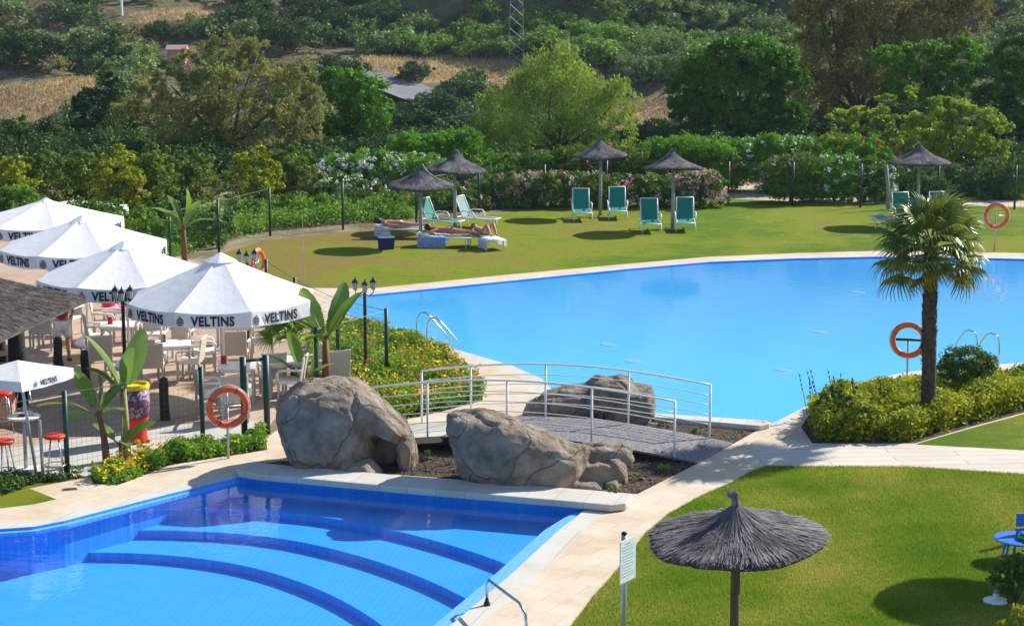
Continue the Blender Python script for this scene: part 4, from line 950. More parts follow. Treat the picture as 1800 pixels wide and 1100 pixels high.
def Rz(py_base, px_, py_rim):                                   # rim height read from the photo
    g = G(px_, py_base); return atY(px_, py_rim, g.y).z
straw_umbrella(1288, 1238, 'large grey straw parasol in the foreground on the near lawn', rim_z=Rz(1238, 1288, 945), scale=1.0, tilt=(0.03, -0.05), k=2, post='post')
straw_umbrella(740, 430, 'front grey straw parasol of the left pair beside the sunbathers', rim_z=Rz(430, 740, 326), scale=1.0, tilt=(.04, -.03), k=1, rz=1, ridge=-1.2)
straw_umbrella(800, 401, 'rear grey straw parasol of the left pair behind the turquoise lounger', rim_z=Rz(401, 800, 298), scale=.98, tilt=(.03, -.06), k=0, rz=2, ridge=-1.6)
straw_umbrella(1055, 378, 'straw parasol between the two rear green loungers', rim_z=Rz(378, 1050, 273), scale=.92, tilt=(-.05, .03), k=1, rz=3)
straw_umbrella(1182, 402, 'straw parasol between the two front green loungers', rim_z=Rz(402, 1175, 297), scale=1.0, tilt=(.08, -.08), k=0, rz=4, ridge=-1.1)
straw_umbrella(1612, 392, 'rightmost straw parasol on a pale pole behind the fan palm', rim_z=Rz(392, 1612, 286), scale=1.05, tilt=(.0, -.02), k=1, rz=5)
straw_umbrella(0, 0, 'straw parasol outside the right edge whose shadow falls on the near lawn', rim_z=2.1, scale=1.12, k=0, rz=1.5, post='post', loc=(8.55, 26.1, 0))

# ------------------------------------------------------------------ sun loungers on the lawn
def lounger(label, px, py, rz, fabric='teal', flat=False, group='sun loungers on the far lawn'):
    o = thing('sun_lounger', label, 'sun lounger', G(px, py), rz, group)
    mb = MB()
    for s in (-1, 1):
        mb.tube([(s * .30, -1.0, .32), (s * .30, .2, .32), (s * .30, .55, .30)], .022, 6)
    mb.tube([(-.30, -1.0, .32), (.30, -1.0, .32)], .022, 6); mb.tube([(-.30, .5, .30), (.30, .5, .30)], .02, 6)
    mb.build('frame', 'whitep', o, smooth=True)
    a, b = ((.2, .35), (.72, .42)) if flat else ((.15, .34), (.46, 1.02))
    mb = MB(); 
    for s in (-1, 1): mb.tube([(s * .29, *a), (s * .285, *b)], .022, 6)
    mb.tube([(-.285, *b), (.285, *b)], .022, 6)
    bk = mb.build('back_frame', 'whitep', o, smooth=True)
    def sling(p, q, wd, sag):
        mb = MB(); n = 8
        for i in range(n + 1):
            t = i / n; y = p[0] + (q[0] - p[0]) * t; z = p[1] + (q[1] - p[1]) * t - sag * math.sin(PI * t)
            mb.v += [(-wd, y, z), (wd, y, z), (-wd, y, z - .012), (wd, y, z - .012)]
        for i in range(n):
            k = i * 4; mb.f += [(k, k + 1, k + 5, k + 4), (k + 2, k + 6, k + 7, k + 3), (k, k + 4, k + 6, k + 2), (k + 1, k + 3, k + 7, k + 5)]; mb.mi += [0] * 4
        mb.f += [(0, 2, 3, 1), (4 * n, 4 * n + 1, 4 * n + 3, 4 * n + 2)]; mb.mi += [0, 0]
        return mb
    sling((-.96, .33), (a[0] - .02, .335), .28, .02).build('seat', fabric, o)
    sling((a[0], a[1] + .01), (b[0], b[1]), .27, .02).build('backrest', fabric, o)
    for s in (-1, 1):
        for y in (-.8, .35):
            MB().tube([(s * .30, y, .32), (s * .32, y - .05, 0)], [.024, .02], 6).build('leg', 'whitep', o, smooth=True)
        if not flat:
            MB().tube([(s * .33, .26, .50), (s * .35, .1, .56), (s * .35, -.25, .55), (s * .34, -.33, .45), (s * .33, -.35, .32)], .024, 6).build('armrest', 'whitep', o, smooth=True)
    return o
lounger('left green lounger of the rear pair at the parasol with the highest tip', 1022, 384, .04)
lounger('right green lounger of the rear pair at the parasol with the highest tip', 1085, 381, -.02)
lounger('left green lounger of the front pair beside the tilted straw parasol', 1142, 404, .02)
lounger('right green lounger of the front pair beside the tilted straw parasol', 1204, 402, -.05)
lounger('left green lounger under the rightmost straw parasol', 1586, 392, .05)
lounger('right green lounger under the rightmost straw parasol', 1650, 391, -.05)
lounger('green lounger with a grey towel behind the left fronds of the palm', 1562, 404, .5, 'tealg', True)
lounger('turquoise reclined lounger beside the front pole of the left straw parasols', 765, 402, 1.0, 'teal')
lounger('grey green reclined lounger with white frame facing the turquoise one', 828, 398, 1.05, 'tealg')
lounger('flat lounger under the sunbather lying furthest left', 700, 418, 1.52, 'tealg', True)
lounger('flat lounger covered by a blue towel under the middle sunbather', 775, 433, 1.45, 'tealg', True)
lounger('flat lounger under the sunbather with bent knees', 850, 434, .45, 'tealg', True)

def draped(px, py, rz, L, W, m, label, x0=0, drop=.3, z=.36, name='towel'):
    o = MB(); n = 14
    rg = random.Random(int(px * 7 + py))
    prof = [(-W / 2 - .03, z - drop), (-W / 2 - .03, z - .03), (-W / 2 + .02, z), (0, z - .005), (W / 2 - .02, z), (W / 2 + .03, z - .03), (W / 2 + .03, z - drop * .8)]
    rows = []
    for i in range(n + 1):
        y = x0 + L * i / n; rows.append([(a + .012 * math.sin(i * 1.7 + a * 9), y, b + .010 * math.sin(i * 2.1 + k)) for k, (a, b) in enumerate(prof)])
    vs = [p for r_ in rows for p in r_] + [(p[0], p[1], p[2] - .008) for r_ in rows for p in r_]
    m_ = len(prof); T = (n + 1) * m_; fs = []
    for i in range(n):
        for j in range(m_ - 1):
            q = (i * m_ + j, i * m_ + j + 1, (i + 1) * m_ + j + 1, (i + 1) * m_ + j); fs += [q, tuple(T + k for k in reversed(q))]
    o.add(vs, fs); ob = o.build(name, m, None, G(px, py), True); ob.rotation_euler = (0, 0, rz); return tag(ob, label, 'towel')
draped(775, 433, 1.45, .9, .62, 'towel', 'blue and white towel hanging over the side of the middle sunbather lounger', -.2, .36)
draped(850, 434, .45, .7, .62, 'towelw', 'pale lilac towel on the lounger of the sunbather with bent knees', -1.0, .30)
draped(700, 418, 1.52, .5, .62, 'towelw', 'white towel under the head of the leftmost sunbather', .25, .26)
o = thing('beach_bag', 'navy beach bag with pale rim standing before the leftmost sunbather', 'bag', G(679, 438), .3)
MB().box((0, 0, .19), (.46, .24, .38), taper=1.12).build('body', 'navy', o, bevel=.03); MB().box((0, 0, .385), (.50, .27, .035)).build('rim', 'towelw', o, bevel=.01)
for sy in (-1, 1): MB().tube([(-.12, sy * .12, .38), (-.10, sy * .13, .50), (.10, sy * .13, .50), (.12, sy * .12, .38)], .010, 6).build('handle', 'towelw', o, smooth=True)

# ------------------------------------------------------------------ people
def skinmesh(name, V, E, Rr, sub=2):
    me = bpy.data.meshes.new(name); me.from_pydata([tuple(v) for v in V], E, []); ob = bpy.data.objects.new(name, me); C.objects.link(ob)
    sm = ob.modifiers.new('s', 'SKIN'); sm.use_smooth_shade = True
    for i, r_ in enumerate(Rr):
        me.skin_vertices[0].data[i].radius = (r_, r_)
        me.skin_vertices[0].data[i].use_root = (i == 0)
    ss = ob.modifiers.new('u', 'SUBSURF'); ss.levels = sub; ss.render_levels = sub
    dg = bpy.context.evaluated_depsgraph_get(); out = bpy.data.meshes.new_from_object(ob.evaluated_get(dg))
    bpy.data.objects.remove(ob); bpy.data.meshes.remove(me); out.name = name
    return out
def body(J, bare=1.0):
    """J: joint positions (Vectors). one skinned surface with head, hands and feet"""
    V = []; E = []; Rr = []
    def v(p, r): V.append(Vector(p)); Rr.append(r); return len(V) - 1
    def chain(start, items):
        prev = start
        for p, r in items:
            k = v(p, r); E.append((prev, k)); prev = k
        return prev
    pel = v(J['pelvis'], .125)
    waist = chain(pel, [(J['pelvis'].lerp(J['chest'], .5), .105)]); chest = chain(waist, [(J['chest'], .13)])
    neckb = chain(chest, [(J['neck'], .06)]); chain(neckb, [(J['neck'].lerp(J['head'], .45), .062), (J['head'], .095), (J['head'] + (J['head'] - J['neck']).normalized() * .07, .075)])
    for s in ('l', 'r'):
        sh, el, wr = J['sh' + s], J['el' + s], J['wr' + s]
        w_ = chain(chest, [(sh, .055), (sh.lerp(el, .5), .045), (el, .036), (el.lerp(wr, .4), .036), (wr, .026)])
        d = (wr - el).normalized(); sd_ = d.cross(Vector((0, 1, .3))).normalized()
        pm = chain(w_, [(wr + d * .06, .028)])
        for k, (off, ln) in enumerate([(-.030, .065), (-.010, .08), (.010, .075), (.030, .06)]):
            b = wr + d * .085 + sd_ * off; chain(pm, [(b, .010), (b + d * ln * .5 + Vector((0, 0, -.008)), .009), (b + d * ln + Vector((0, 0, -.025)), .008)])
        b = wr + d * .03 - sd_ * .035; chain(pm, [(b, .011), (b + d * .04 - sd_ * .018, .009)])
        hp_, kn, an, to = J['hp' + s], J['kn' + s], J['an' + s], J['to' + s]
        chain(pel, [(hp_, .092), (hp_.lerp(kn, .5), .078), (kn, .056), (kn.lerp(an, .35), .056), (an, .036), (an.lerp(to, .5), .036), (to, .028)])
    return skinmesh('person', V, E, Rr)
def cloth(name, segs, m, parent):
    V = []; E = []; Rr = []
    for ch in segs:
        prev = None
        for p, r_ in ch:
            hit = [i for i, q in enumerate(V) if (q - Vector(p)).length < 1e-5]
            if hit: k = hit[0]
            else: V.append(Vector(p)); Rr.append(r_); k = len(V) - 1
            if prev is not None: E.append((prev, k))
            prev = k
    return link(name, skinmesh(name, V, E, Rr), m, parent, smooth=True)
def face(o, J, fwd, up):
    hd = J['head']; side = fwd.cross(up).normalized()
    for s in (-1, 1):
        mb = MB(); mb.lathe([(0.001, -.008), (.010, -.004), (.010, .004), (.001, .008)], 8, tuple(hd + fwd * .098 + side * s * .033 + up * .012)); mb.build('eye', 'black', o)
        mb = MB(); mb.lathe([(0.001, -.03), (.014, -.015), (.016, .012), (.001, .03)], 8, tuple(hd + side * s * .098)); mb.build('ear', 'skin', o)
    mb = MB(); b = hd + fwd * .098 - up * .012; mb.add([b + up * .03, b + side * .014 - up * .014, b - side * .014 - up * .014, b + fwd * .028 - up * .010], [(0, 1, 3), (0, 3, 2), (1, 2, 3)]); mb.build('nose', 'skin', o)
    b = hd + fwd * .094 - up * .045; MB().tube([b - side * .022, b + fwd * .006, b + side * .022], .006, 6).build('mouth', 'red', o)
def hairpiece(o, J, up, back, m='hair', ln=.0):
    hd = J['head']; bm = bmesh.new(); bmesh.ops.create_icosphere(bm, subdivisions=3, radius=.116)
    for v_ in bm.verts:
        n_ = noise.noise(v_.co * 22) * .014; v_.co += v_.co.normalized() * n_
        if v_.co.dot(-back) > .035 and v_.co.dot(up) < .05: v_.co *= .78
        if v_.co.dot(up) < -.02 and v_.co.dot(back) > 0: v_.co -= up * ln
        v_.co += hd + up * .035 + back * .012
    me = bpy.data.meshes.new('hair'); bm.to_mesh(me); bm.free(); link('hair', me, m, o, smooth=True)
# standing person on the terrace, seen from behind under the thatch
g = G(112, 634); o = thing('person', 'person in red shirt and white shorts standing under the thatched roof edge', 'person', g, .25)
J = {k: Vector(v_) for k, v_ in dict(pelvis=(0, 0, .92), chest=(0, .02, 1.26), neck=(0, .02, 1.45), head=(0, .05, 1.62), shl=(-.18, .02, 1.38), shr=(.18, .02, 1.38), ell=(-.25, .03, 1.12), elr=(.25, .05, 1.12), wrl=(-.20, .22, 1.02), wrr=(.22, .20, 1.0),
     hpl=(-.09, 0, .88), hpr=(.09, 0, .88), knl=(-.10, .02, .48), knr=(.11, .03, .48), anl=(-.10, -.02, .07), anr=(.12, -.02, .07), tol=(-.12, .13, .03), tor=(.14, .13, .03)).items()}
link('body', body(J), 'skin', o, smooth=True)
cloth('shirt', [[(J['pelvis'] + Vector((0, 0, -.02)), .155), (J['pelvis'].lerp(J['chest'], .5), .14), (J['chest'], .16), (J['neck'] - Vector((0, 0, .05)), .085)], [(J['chest'], .16), (J['shl'], .082), (J['shl'].lerp(J['ell'], .7), .068)], [(J['chest'], .16), (J['shr'], .082), (J['shr'].lerp(J['elr'], .7), .068)]], 'shirt', o)
cloth('shorts', [[(J['pelvis'] + Vector((0, 0, -.06)), .15), (J['hpl'] + Vector((0, 0, -.06)), .115), (J['hpl'].lerp(J['knl'], .55), .11), (J['hpl'].lerp(J['knl'], .92), .105)], [(J['pelvis'] + Vector((0, 0, -.06)), .15), (J['hpr'] + Vector((0, 0, -.06)), .115), (J['hpr'].lerp(J['knr'], .55), .11), (J['hpr'].lerp(J['knr'], .92), .105)]], 'short', o)
for s in 'lr':
    b = J['to' + s]; mb = MB(); mb.box((b.x - (.01 if s == 'r' else -.01), b.y - .07, .015), (.10, .27, .03)); mb.build('sandal', 'swim', o, bevel=.008)
face(o, J, Vector((0, 1, 0)), Vector((0, 0, 1))); hairpiece(o, J, Vector((0, 0, 1)), Vector((0, -1, 0)))
def lying(label, px, py, rz, prone=True, skin='skin', swim='swim', knees=False, longhair=.0, z=.45, arms='fold'):
    """head towards +y (the raised end of the lounger)"""
    o = thing('person', label, 'person', G(px, py), rz, 'sunbathers on the lawn')
    f = -1 if prone else 1
    d = dict(pelvis=(0, -.05, z + .03), chest=(0, .32, z + .05), neck=(0, .50, z + .08), head=(0, .66, z + .11), shl=(-.18, .43, z + .05), shr=(.18, .43, z + .05))
    if arms == 'fold': d.update(ell=(-.33, .58, z), elr=(.33, .58, z), wrl=(-.17, .74, z), wrr=(.17, .74, z))
    else: d.update(ell=(-.26, .18, z), elr=(.27, .30, z - .12), wrl=(-.22, -.05, z), wrr=(.30, .42, z - .26))
    d.update(hpl=(-.09, -.12, z + .03), hpr=(.09, -.12, z + .03))
    if knees: d.update(knl=(-.10, -.48, z + .28), knr=(.12, -.46, z + .33), anl=(-.10, -.72, z), anr=(.12, -.70, z), tol=(-.11, -.86, z - .01), tor=(.13, -.84, z - .01))
    else: d.update(knl=(-.11, -.52, z), knr=(.12, -.52, z), anl=(-.12, -.93, z), anr=(.13, -.93, z), tol=(-.14, -1.05, z - .03 if prone else z + .1), tor=(.15, -1.05, z - .03 if prone else z + .1))
    J = {k: Vector(v_) for k, v_ in d.items()}
    link('body', body(J), skin, o, smooth=True)
    cloth('swimwear', [[(J['pelvis'] + Vector((0, .05, 0)), .135), (J['pelvis'], .14), (J['hpl'] + Vector((0, -.04, 0)), .103)], [(J['pelvis'], .14), (J['hpr'] + Vector((0, -.04, 0)), .103)]], swim, o)
    fw = Vector((.6, .2, -.5)).normalized() if prone else Vector((0, -.2, 1)).normalized(); up = Vector((0, 1, 0))
    up = (up - fw * up.dot(fw)).normalized()
    face(o, J, fw, up); hairpiece(o, J, up, -fw, 'hair', longhair)
    return o
lying('tanned sunbather lying face down furthest left with dark hair and white swimwear', 700, 418, 1.52, True, 'skin', 'swimw', longhair=.05, z=.44, arms='side')
lying('sunbather lying face down on the blue towel in dark swimwear', 790, 432, 1.45, True, 'skin2', 'swim', z=.46)
lying('sunbather on the back with bent knees on the lilac towel', 850, 434, .45, False, 'skin', 'swim', knees=True, z=.46, arms='side')

# ------------------------------------------------------------------ boulders in the bed between the pools
def hull_piece(bm, outl, y0, y1, k0=.72, k1=.8, bul=0.5):
    """a rounded stone lump with the silhouette outl (x,z), real depth from y0 to y1"""
    cx = sum(p[0] for p in outl) / len(outl); cz = sum(p[1] for p in outl) / len(outl) * .8
    V = []
    for y, k in ((y0, k0 * .7), (y0 + (y1 - y0) * .12, k0), (y0 + (y1 - y0) * bul, 1.0), (y1 - (y1 - y0) * .12, k1), (y1, k1 * .7)):
        for (x, z) in outl: V.append(bm.verts.new((cx + (x - cx) * k, y, max(-.15, cz + (z - cz) * k) if z > .02 else -.15)))
    bmesh.ops.convex_hull(bm, input=V, use_existing_faces=False)
def rock(label, px, py, pieces, seed, voxel=.032, amp=.055, name='boulder'):
    g = G(px, py); s = sc(g.y)
    bm = bmesh.new()
    for (outl, y0, y1, *kk) in pieces:
        b2 = bmesh.new(); o2 = [((a - px) * s, (py - b) * s * 1.03) for a, b in outl]
        hull_piece(b2, o2, y0, y1, *kk); me = bpy.data.meshes.new('t'); b2.to_mesh(me); b2.free(); bm.from_mesh(me); bpy.data.meshes.remove(me)
    # drop verts inside hulls that are unused
    loose = [v_ for v_ in bm.verts if not v_.link_faces]; bmesh.ops.delete(bm, geom=loose, context='VERTS')
    me = bpy.data.meshes.new('t'); bm.to_mesh(me); bm.free()
    ob = bpy.data.objects.new('t', me); C.objects.link(ob)
    m1 = ob.modifiers.new('r', 'REMESH'); m1.mode = 'VOXEL'; m1.voxel_size = voxel
    m2 = ob.modifiers.new('s', 'SMOOTH'); m2.iterations = 6; m2.factor = .6
    dg = bpy.context.evaluated_depsgraph_get(); out = bpy.data.meshes.new_from_object(ob.evaluated_get(dg)); bpy.data.objects.remove(ob); bpy.data.meshes.remove(me)
    n = len(out.vertices); co = np.zeros(n * 3, np.float32); no = np.zeros(n * 3, np.float32)
    out.vertices.foreach_get('co', co); out.vertex_normals.foreach_get('vector', no); co = co.reshape(-1, 3); no = no.reshape(-1, 3)
    off = Vector((seed * 3.1, seed * 1.7, 0)); d = np.zeros(n)
    for i in range(n):
        p = Vector(co[i].tolist()) + off
        a = noise.noise(p * 1.1) * 1.0 + noise.noise(p * 2.7) * .55 + noise.noise(p * 7) * .30 + noise.noise(p * 16) * .20 + (1 - abs(noise.noise(p * 4.3)) * 2) * .25
        r_ = 1 - abs(noise.noise(p * 1.5 + Vector((5, 9, 2)))) * 9            # grooves
        d[i] = a - max(0, r_) * .9
    co += no * (d * amp)[:, None]
    out.vertices.foreach_set('co', co.ravel()); out.update(); out.name = name
    o = link(name, out, 'rock', None, g, True); return tag(o, label, 'boulder', 'boulders between the two pools')
rock('tallest round boulder at the left of the bridge with a small hollow', 605, 822, [
    ([(484, 748), (484, 712), (496, 692), (530, 673), (575, 668), (618, 676), (652, 700), (662, 760), (655, 822), (520, 822), (492, 785)], -.55, .95, .80, .8),
    ([(570, 668), (618, 672), (665, 702), (706, 742), (724, 768), (700, 775), (650, 762), (600, 740)], -.35, 1.0, .9, .85),
    ([(700, 755), (724, 765), (731, 800), (726, 824), (704, 824), (698, 790)], -.25, .7, .85, .8),
    ([(640, 740), (712, 750), (712, 822), (640, 822)], .32, 1.0, .95, .8),
    ([(600, 790), (655, 795), (682, 824), (600, 824)], -.75, .1, .8, .9)], 1)
rock('long boulder in front of the bridge with slabs at its right end', 905, 850, [
    ([(784, 760), (784, 728), (800, 719), (860, 722), (905, 738), (930, 760), (900, 850), (812, 842), (795, 800)], -.45, .75, .8, .8),
    ([(860, 728), (915, 742), (985, 776), (1036, 790), (1032, 830), (990, 856), (860, 852), (840, 800)], -.6, .6, .78, .85),
    ([(1010, 790), (1100, 790), (1118, 800), (1122, 824), (1060, 826), (1010, 815)], .15, .75, .85, .85),
    ([(1010, 816), (1088, 808), (1104, 826), (1100, 850), (1040, 850), (1005, 840)], -.15, .35, .85, .85),
    ([(990, 842), (1050, 838), (1074, 848), (1070, 862), (990, 862)], -.42, -.05, .85, .85),
    ([(960, 852), (1015, 849), (1032, 858), (1028, 866), (960, 866)], -.68, -.3, .85, .85)], 2)
rock('dark boulder behind the bridge at the edge of the large pool', 1035, 738, [
    ([(915, 736), (925, 715), (960, 695), (1000, 682), (1040, 676), (1060, 700), (1050, 736)], -.5, .7, .8, .8),
    ([(1020, 682), (1050, 662), (1090, 658), (1112, 668), (1116, 700), (1050, 736)], -.45, .6, .85, .85),
    ([(1090, 676), (1130, 676), (1149, 682), (1151, 710), (1148, 732), (1130, 739), (1060, 738), (1060, 690)], -.5, .55, .88, .85)], 3)
for i, (a, b, w_, lb) in enumerate([(1075, 851, 20, 'small flat stone at the foot of the long boulder'), (655, 822, 12, 'small pale stone at the foot of the tallest boulder')]):
    rock(lb, a, b + 4, [([(a - w_, b + 4), (a - w_ * .7, b - 6), (a + w_ * .5, b - 8), (a + w_, b + 4)], -.12, .12)], 7 + i, .02, .015, 'stone')['category'] = 'stone'
# gravel in the bed
def scatter_poly(poly, n, seed, margin=0):
    rng = np.random.default_rng(seed); P = np.array(poly); x = rng.uniform(P[:, 0].min(), P[:, 0].max(), n); y = rng.uniform(P[:, 1].min(), P[:, 1].max(), n)
    k = inside(poly, x, y); return x[k], y[k], rng
x, y, rg_ = scatter_poly(soil_bed, 9000, 4)
P_ = np.stack([x, y, np.full(len(x), .012)], -1)
tag(link('gravel', quads_mesh('gravel', leafquads(P_, .05, rg_, np.tile([0, 0, 1.], (len(x), 1)), 1.5, .8)), mat('gravel chips', (0.12, .095, .075), .95, .5, 30, world=True)), 'loose dark gravel and bark chips covering the bed around the boulders', 'gravel', kind='stuff')

# ------------------------------------------------------------------ footbridge
N0, N1 = G(588, 786), G(1228, 814); F0, F1 = G(680, 752), G(1288, 781)
def bp(t, u, dz=0):
    a = N0.lerp(F0, u); b = N1.lerp(F1, u); p = a.lerp(b, t); p.z = .03 + .33 * math.sin(PI * max(0, min(1, t))) + dz; return p
br = thing('footbridge', 'arched footbridge with grey planks and white railings between the two pools', 'bridge', N0)
L0 = N0
mb = MB(); n = 46; t_s = .30
for i in range(n):
    t0 = t_s + (1 - t_s) * i / n; t1 = t_s + (1 - t_s) * (i + .9) / n; rv = random.Random(i).uniform(-.004, .004)
    q = [bp(t0, -.02) - L0, bp(t1, -.02) - L0, bp(t1, 1.02) - L0, bp(t0, 1.02) - L0]
    mb.add([p + Vector((0, 0, rv)) for p in q] + [p - Vector((0, 0, .035)) for p in q], [(0, 1, 2, 3), (7, 6, 5, 4), (0, 4, 5, 1), (1, 5, 6, 2), (2, 6, 7, 3), (3, 7, 4, 0)])
mb.build('planks', 'plank', br)
mb = MB(); m_ = 14
for i in range(m_):
    t0, t1 = t_s * i / m_, t_s * (i + 1) / m_
    q = [bp(t0, 0) - L0, bp(t1, 0) - L0, bp(t1, 1) - L0, bp(t0, 1) - L0]; mb.add(q + [p - Vector((0, 0, .12)) for p in q], [(0, 1, 2, 3), (7, 6, 5, 4), (0, 4, 5, 1), (1, 5, 6, 2), (2, 6, 7, 3), (3, 7, 4, 0)])
tag(mb.build('ramp', 'coping', br), 'white stone ramp at the left end', None)
for u in (.06, .94):
    mb = MB(); w2 = .02; ring = []
    for i in range(21):
        t0 = i / 20; q = [bp(t0, u - w2, -.045) - L0, bp(t0, u + w2, -.045) - L0]; ring += q + [p - Vector((0, 0, .14)) for p in q]
    mb.add(ring, [f for i in range(20) for k in [i * 4] for f in ((k, k + 1, k + 5, k + 4), (k + 2, k + 6, k + 7, k + 3), (k, k + 4, k + 6, k + 2), (k + 1, k + 3, k + 7, k + 5))] + [(0, 2, 3, 1), (80, 81, 83, 82)])
    mb.build('girder', 'stump', br)
def rail_t(side, px):          # parameter along the bridge of a post seen at px
    u = 0 if side == 'n' else 1; best = min((abs((lambda p: 900 + F * p.x / (p.y * CP - (p.z - H) * SP))(bp(t / 400, u)) - px), t / 400) for t in range(-20, 421)); return best[1]
for side, pxs, u in (('n', (612, 752, 892, 1040, 1185), .0), ('f', (742, 828, 959, 1104, 1247), 1.0)):
    ts = [rail_t(side, q) for q in pxs]; rl = None
    for lv, (hh, rr_) in enumerate(((1.0, .019), (.80, .009), (.62, .009), (.44, .009), (.26, .009))):
        mb = MB(); T = [ts[0] + (ts[-1] - ts[0]) * i / 30 for i in range(31)]
        mb.tube([bp(t, u, hh) - L0 for t in T], rr_, 7); o_ = mb.build('handrail' if lv == 0 else 'rail', 'white', br, smooth=True)
    for t in ts: MB().tube([bp(t, u, -.05) - L0, bp(t, u, 1.0) - L0], .02, 8).build('post', 'white', br, smooth=True)

# ------------------------------------------------------------------ ground cover, flowers
def cover(name, label, poly, n, hfun, leafm, leaf, seed, blossoms=(), cl=.12):
    rng = np.random.default_rng(seed); x, y, _ = scatter_poly(poly, n // 30, seed)
    nc = len(x); idx = np.repeat(np.arange(nc), 24); q = unit(rng.normal(size=(len(idx), 3))) * (rng.random(len(idx)) ** .4)[:, None]
    hh = hfun(x, y) * rng.uniform(.75, 1.15, nc)
    cc = np.stack([x, y, hh], -1); P = cc[idx] + q * np.array([cl, cl, cl * .9])
    low = rng.random(len(idx)) < .45; P[low, 2] *= rng.random(low.sum())
    V = leafquads(P, leaf, rng, q + np.array([0, 0, .6]), .7, .5)
    tag(link(name, quads_mesh(name, V), leafm), label, 'ground cover', kind='stuff')
    for (nm, m_, cnt, lb, sel) in blossoms:
        m = rng.choice(nc, cnt, p=sel(x, y) / sel(x, y).sum()); idx = np.repeat(m, 5); e = rng.normal(size=(len(idx), 3)) * .035
        d = rng.normal(size=(len(idx), 3)) * .02
        P = cc[idx] + np.repeat(unit(rng.normal(size=(cnt, 3))) * [cl, cl, cl * .5] + [0, 0, cl * .9], 5, axis=0) + e
        tag(link(nm, quads_mesh(nm, leafquads(P, .055, rng, np.tile([0, -.2, 1.], (len(P), 1)), 1.2, .8)), m_), lb, 'flowers', kind='stuff')
one = lambda x, y: np.ones(len(x))
cover('flower_slope', 'green and yellow flowering ground cover on the slope beside the large pool', slope_bed, 200000, lambda x, y: .22 + .09 * np.sin(x * 3.1) * np.cos(y * 2.3), 'coverg', .075, 301,
      [('orange_flowers', 'flo', 330, 'orange blossoms along the pool side of the flower slope', lambda x, y: .15 + sst(-2.6, -1.2, x)), ('yellow_flowers', 'fly', 420, 'yellow blossoms scattered over the flower slope', one), ('red_flowers', 'flr', 90, 'red blossoms among the green leaves of the flower slope', one)])
pb = lambda x, y: .40 - .30 * sst(36.0, 38.2, y) + .08 * np.sin(x * 2.7 + 1) * np.cos(y * 2.1) + .05 * np.sin(x * 7)
pin = offset(palm_bed, -.16)
cover('palm_bed_shrubs', 'dense yellow green low shrubs around the foot of the fan palm', pin, 330000, pb, 'cover', .085, 302, cl=.15)
lp = offset(left_bed, -.06)
cover('planter_shrubs', 'green and yellow low shrubs in the planter bed between fence and small pool', lp, 105000, lambda x, y: .15 + .09 * np.sin(x * 4) + .05 * np.sin(x * 9 + y * 5), 'coverg', .07, 303,
      [('yellow_planter_flowers', 'fly', 130, 'yellow blossoms at the left end of the planter bed', lambda x, y: .02 + (1 - sst(-6.6, -5.9, x)) * sst(-7.2, -6.9, x))], cl=.11)
cor = PX([(-120, 905), (-120, 868), (0, 852), (110, 836), (150, 838), (60, 850), (0, 872)])
cover('corner_weeds', 'dark low weeds at the left end of the terrace fence', cor, 30000, lambda x, y: .12 + .08 * np.sin(x * 5), 'bushd', .07, 304, cl=.1)
fs = PX([(205, 760), (275, 785), (240, 812), (190, 820)])
def bush(name, label, px, py, lob, leafm, leaf, per, seed, cat='shrub', **kw):
    g = G(px, py); rng = np.random.default_rng(seed); s = sc(g.y); W = []
    for (a, b, rx, ry) in lob:
        c = atY(a, b, g.y); W.append((c.x - g.x, rng.uniform(-.15, .15) * rx * s, c.z, rx * s, rx * s, ry * s))
    o = thing(name, label, cat, g)
    link('foliage', quads_mesh('foliage', lobes_leaves(W, per, leaf, rng, **kw)), leafm, o)
    mb = MB(); rr_ = random.Random(seed)
    for k in range(7):
        t = W[k % len(W)]; mb.tube([(rr_.uniform(-.05, .05), rr_.uniform(-.05, .05), -.05), (t[0] * .5 + rr_.uniform(-.1, .1), t[1] * .5 + rr_.uniform(-.1, .1), t[2] * .5), (t[0] + rr_.uniform(-.6, .6) * t[3], t[1] + rr_.uniform(-.6, .6) * t[3], t[2] + rr_.uniform(0, .6) * t[5])], [.014, .01, .004], 4)
    mb.build('stem', 'bark', o); return o
bush('round_bush', 'dark green clipped round bush right of the palm trunk', 1700, 705, [(1700, 640, 46, 32), (1672, 645, 24, 22), (1728, 642, 24, 22), (1700, 655, 40, 20)], 'bushd', .06, 620, 311, perclump=40, clump=.28, inner=.7, under=.6)
bush('dark_bush', 'tall dark green bush at the left tip of the palm bed', 1462, 760, [(1470, 705, 30, 26), (1448, 725, 26, 28), (1490, 720, 24, 26), (1500, 690, 10, 14)], 'bushd', .07, 300, 312, perclump=40, clump=.25, inner=.6, under=.6)
bush('yellow_shrub', 'bright yellow shrub at the foot of the red barrel', 248, 800, [(248, 785, 15, 16), (238, 800, 12, 12), (262, 796, 10, 10)], 'fly', .06, 260, 313, perclump=30)
cover('fence_growth', 'mixed green growth along the outside of the lawn fence', PX([(250, 470), (380, 432), (470, 407), (600, 395), (735, 386), (735, 372), (600, 372), (450, 372), (250, 400)]), 120000, lambda x, y: .36 + .26 * np.sin(x * 2.3) * np.cos(y * 1.7), 'coverg', .12, 309, cl=.26)
